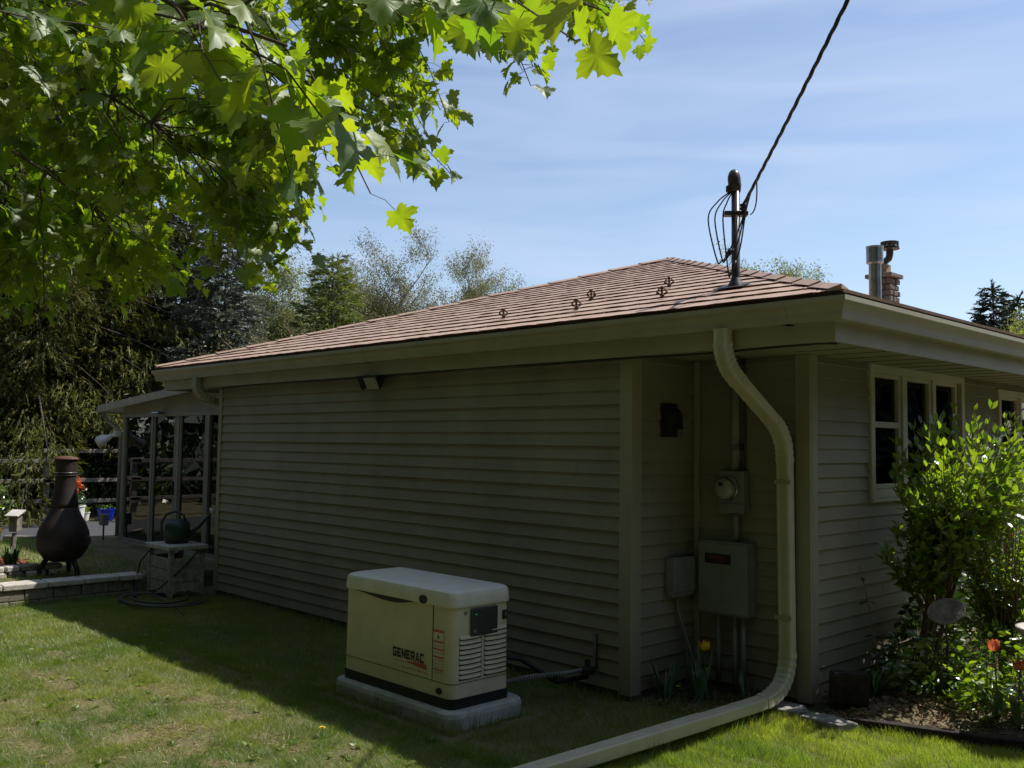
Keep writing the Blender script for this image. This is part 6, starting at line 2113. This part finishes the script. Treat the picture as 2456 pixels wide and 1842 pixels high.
REDM = leafmat('red_mulch_chips', (0.16, 0.05, 0.03), (0.34, 0.13, 0.07), .05, (1, 1, 1), .02)
tag(leaf_cloud('mulch', np.stack([x, y, gz(x, y) + .05 + rng.uniform(0, .02, n)], 1), d, rng.uniform(.03, .07, n), REDM, None, chv, [(0, 1, 2), (0, 2, 3)]), 'reddish mulch chips in the small bed behind the low wall', 'mulch', kind='stuff')
MB().box(-13.4, -12.05, 2.2, 4.0, .15, float(gz(-12.5, 3)) + .045).build('bed_soil', mat('bed_soil', (0.10, 0.055, 0.035), .95, .3, 20, bump=.6), None)
tag(bpy.data.objects['bed_soil'], kind='structure')

fn = thing('rail_fence', 'weathered grey split rail fence under the dark spruces', 'fence', (-23.0, 7.5, -.1))
for y in np.arange(0.4, 17.5, 2.36):
    MB().box(-23.07, -22.93, y - .07, y + .07, -.25, 1.36).build('post', WOODGREY, fn, bevel=.01)
for z in (.32, .80, 1.46):
    for y in np.arange(0.4, 15, 2.36):
        j0, j1 = random.uniform(-.02, .02), random.uniform(-.02, .02)
        zz = min(z, 1.25) if y < 7 else z
        MB().prism([(-22.9, y - .12, zz + j0), (-22.9, y + 2.48, zz + j1), (-22.9, y + 2.48, zz + j1 + .09), (-22.9, y - .12, zz + j0 + .09)], (random.uniform(.0, .02), 0, 0), (.06, 0, 0)).build('rail', WOODGREY, fn, bevel=.008)
fn2 = thing('rail_fence', 'upper pale rails of a second fence farther behind the sunroom', 'fence', (-27.0, 10.0, -.1))
for y in np.arange(6.0, 19, 2.4):
    MB().box(-27.06, -26.94, y - .06, y + .06, -.25, 1.75).build('post', WOODGREY, fn2, bevel=.01)
    for z in (1.1, 1.58):
        MB().box(-26.93, -26.87, y - .1, y + 2.5, z, z + .10).build('rail', WOODGREY, fn2, bevel=.008)

lt = thing('landscape_timber', 'pale landscape timber lying along the drive edge by the sunroom', 'timber', (-16.2, 5.6, .1))
MB().obox((-16.6, 5.45, .13), ((.78, .62, 0), (-.62, .78, 0), (0, 0, 1)), (.75, .06, .055)).build('timber', WOODGREY, lt, bevel=.02)


def potted(name, label, c, r, h, m, lm, flower=None, nl=120, size=.07, ph=.35, group=None, sub=.02):
    z = float(gz(*c)) if len(c) == 2 else c[2]
    t_ = thing(name, label, 'plant pot', (c[0], c[1], z), group)
    MB().lathe((c[0], c[1], z), [(r * .72, 0), (r * .8, h * .1), (r, h * .93), (r * 1.08, h * .94), (r * 1.08, h), (r * .9, h), (r * .85, h * .9)], 20).build('pot', m, t_, smooth=False)
    d = rand_dirs(nl, .4)
    pos = np.array([c[0], c[1], z + h + ph * .35]) + rand_dirs(nl, .2) * rng.uniform(.2, 1, (nl, 1)) * np.array([r * 1.1, r * 1.1, ph * .6])
    leaf_cloud('foliage', pos, d, rng.uniform(.6, 1.2, nl) * size, lm, t_, kind='stuff')
    if flower is not None:
        nf = 70
        pos = np.array([c[0], c[1], z + h + ph * .7]) + rand_dirs(nf, .3) * rng.uniform(.3, 1, (nf, 1)) * np.array([r * 1.0, r * 1.0, ph * .4])
        leaf_cloud('blossoms', pos, rand_dirs(nf), rng.uniform(.7, 1.2, nf) * .055, flower, t_, np.array(OVAL_V) * np.array([1.8, 1, 1]), OVAL_F, kind='stuff')
    return t_


GERAN = leafmat('scarlet_petal', (0.62, 0.05, 0.015), (0.75, 0.10, 0.02), .35, (1.1, 1.1, 1), .03)
BLUEP = mat('cobalt_glaze', (0.012, 0.03, 0.42), 0.3, 0.1, coat=.4)
potted('geranium_pot', 'scarlet geranium in a white striped pot beyond the driveway', (-21.55, 7.68), .17, .42, POT, DARKL, GERAN, 130, .08, .62, 'pots along the driveway')
potted('flower_pot', 'cobalt blue flower pot beyond the driveway by the sunroom', (-22.3, 8.60), .20, .27, BLUEP, SHRUBL, None, 40, .07, .08, 'pots along the driveway')
potted('flower_pot', 'small pale pot between the scarlet geranium and the blue pot', (-22.4, 8.15), .12, .20, POT, SHRUBL, None, 70, .06, .15, 'pots along the driveway')
for k, (x, y, lab) in enumerate(((-14.75, 7.6, 'white pot with leafy plant standing in for a glass reflection by the sunroom corner'), (-13.9, 7.4, 'white pot with leafy plant standing in for a glass reflection near the sliding door'), (-13.0, 7.3, 'white pot with leafy plant standing in for a glass reflection near the house'))):
    potted('reflection_pot', lab, (x, y, .197), .13, .26, POT, SHRUBL, None, 90, .08, .4, 'pots standing in for sunroom glass reflections')  # added pots stand in for reflections of outdoor pots in the glass
ct = thing('patio_table', 'small dark round table inside the sunroom', 'table', (-13.6, 8.0, .197))
MB().lathe((-13.6, 8.0, .197), [(.2, 0), (.2, .02), (.03, .04), (.03, .66), (.06, .68)], 16).build('pedestal', MASTM, ct)
MB().lathe((-13.6, 8.0, .878), [(.36, 0), (.37, .01), (.36, .025)], 24).build('table_top', MASTM, ct)


def bush(name, label, c, r, n, size, m, group):
    z = float(gz(*c))
    t_ = thing(name, label, 'bush', (c[0], c[1], z), group)
    b = MB()
    for k in range(9):
        a = rng.uniform(0, 6.28)
        b.tube([(c[0], c[1], z - .02), (c[0] + .4 * r[0] * math.cos(a), c[1] + .4 * r[1] * math.sin(a), z + r[2] * .7), (c[0] + .8 * r[0] * math.cos(a), c[1] + .8 * r[1] * math.sin(a), z + r[2] * 1.3)], [.025, .015, .006], 5)
    b.build('stems', STEMBARK, t_, fix=False)
    p_ = ellip((c[0], c[1], z + r[2]), r, n, z + .02, .3)
    p_ = p_ + rng.normal(0, .08, p_.shape)
    leaf_cloud('foliage', p_, rand_dirs(len(p_), .2), rng.uniform(.6, 1.2, len(p_)) * size, m, t_, kind='stuff')


bush('low_bush', 'round leafy bush at the left below the fence rails', (-22.2, 5.8), (.9, .8, .55), 900, .10, SHRUBL, 'bushes by the fence')
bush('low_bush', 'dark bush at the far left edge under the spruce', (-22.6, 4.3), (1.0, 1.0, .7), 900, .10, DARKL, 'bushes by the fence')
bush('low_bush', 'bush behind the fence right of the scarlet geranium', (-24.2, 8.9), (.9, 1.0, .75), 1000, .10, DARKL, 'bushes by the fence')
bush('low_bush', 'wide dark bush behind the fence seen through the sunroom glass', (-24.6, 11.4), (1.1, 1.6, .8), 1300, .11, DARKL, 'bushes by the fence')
bush('low_bush', 'sunlit bush far behind the sunroom door', (-22.5, 13.8), (.9, 1.2, .7), 900, .10, SHRUBL, 'bushes by the fence')
# dark understorey beyond the fence
pos = np.stack([rng.uniform(-37, -27, 26000), rng.uniform(-6, 30, 26000), rng.random(26000) ** 1.5 * 3.4], 1)
o = leaf_cloud('undergrowth', pos, rand_dirs(26000, .2), rng.uniform(.12, .28, 26000), DARKL, None, [(-.3, 0, 0), (.3, .1, .05), (0, 1, 0)], [(0, 1, 2)])
tag(o, 'dark tangled undergrowth below the far spruces', 'undergrowth', kind='stuff')
# neighbouring trees that the end wall windows mirror
conifer('spruce beyond the right side of the garden, mirrored in the end wall window', (5.5, 15.5), 9.5, 2.6, DARKSP, 150, .45, .3, .2, .3, 31, .9, .85, group='trees mirrored in the windows')
conifer('taller spruce beyond the right side of the garden, mirrored in the farther window', (8.5, 20.5), 12.0, 3.0, DARKSP, 150, .5, .3, .2, .3, 32, .9, .85, group='trees mirrored in the windows')
airy_tree('leafy tree at the right side of the garden, mirrored in the end wall window', (2.8, 18.5), 7.5, .7, BARK, YGREEN, 3500, .16, 33, 'leafy_tree', group='trees mirrored in the windows')

# ------------------------------------------------------------------ unseen tree belt added behind the viewpoint to block sky light from the walls
arcp = np.array([(-31, -2), (-23, -7), (-15, -9.5), (-7, -10), (1, -9.5), (7, -7.5), (11, -3), (13.5, 4), (14, 12), (13, 20), (10.5, 28), (5, 35)], float)
seg_ = np.linalg.norm(np.diff(arcp, axis=0), axis=1)
cum = np.concatenate([[0], np.cumsum(seg_)])


def along(t):
    t = np.asarray(t) * cum[-1]
    return np.stack([np.interp(t, cum, arcp[:, 0]), np.interp(t, cum, arcp[:, 1])], 1)


wd = thing('added_woodland', 'dense unseen tree belt added behind the viewpoint to block sky light', 'added_woodland', (-7, -14, 0))
wd['kind'] = 'stuff'
b = MB()
tt = np.linspace(.01, .99, 52)
P_ = along(tt) + rng.normal(0, .9, (52, 2))
for q in P_:
    hh_ = rng.uniform(5, 7) if q[1] > 6 else rng.uniform(11, 15)
    b.tube([(q[0], q[1], -.2), (q[0] + rng.normal(0, .2), q[1], hh_ * .5), (q[0] + rng.normal(0, .4), q[1], hh_)], [.24, .16, .04], 7)
tag(b.build('trunks', BARK, wd, fix=False), kind='stuff')
n = 72000
c_ = rng.integers(0, 52, n)
hgt = rng.random(n)
top = np.where(P_[:, 1] > 6, rng.uniform(5.5, 8, 52), rng.uniform(13, 17, 52))[c_]
r_ = 3.0 * (1 - .55 * hgt) * np.sqrt(rng.random(n))
a = rng.uniform(0, 6.28, n)
pos = np.stack([P_[c_, 0] + r_ * np.cos(a), P_[c_, 1] + r_ * np.sin(a), .3 + hgt * top], 1)
leaf_cloud('foliage', pos, rand_dirs(n, -.2), rng.uniform(.45, .9, n), DARKSP, wd, [(-.34, 0, 0), (.34, .1, .05), (0, 1, 0)], [(0, 1, 2)], kind='stuff')
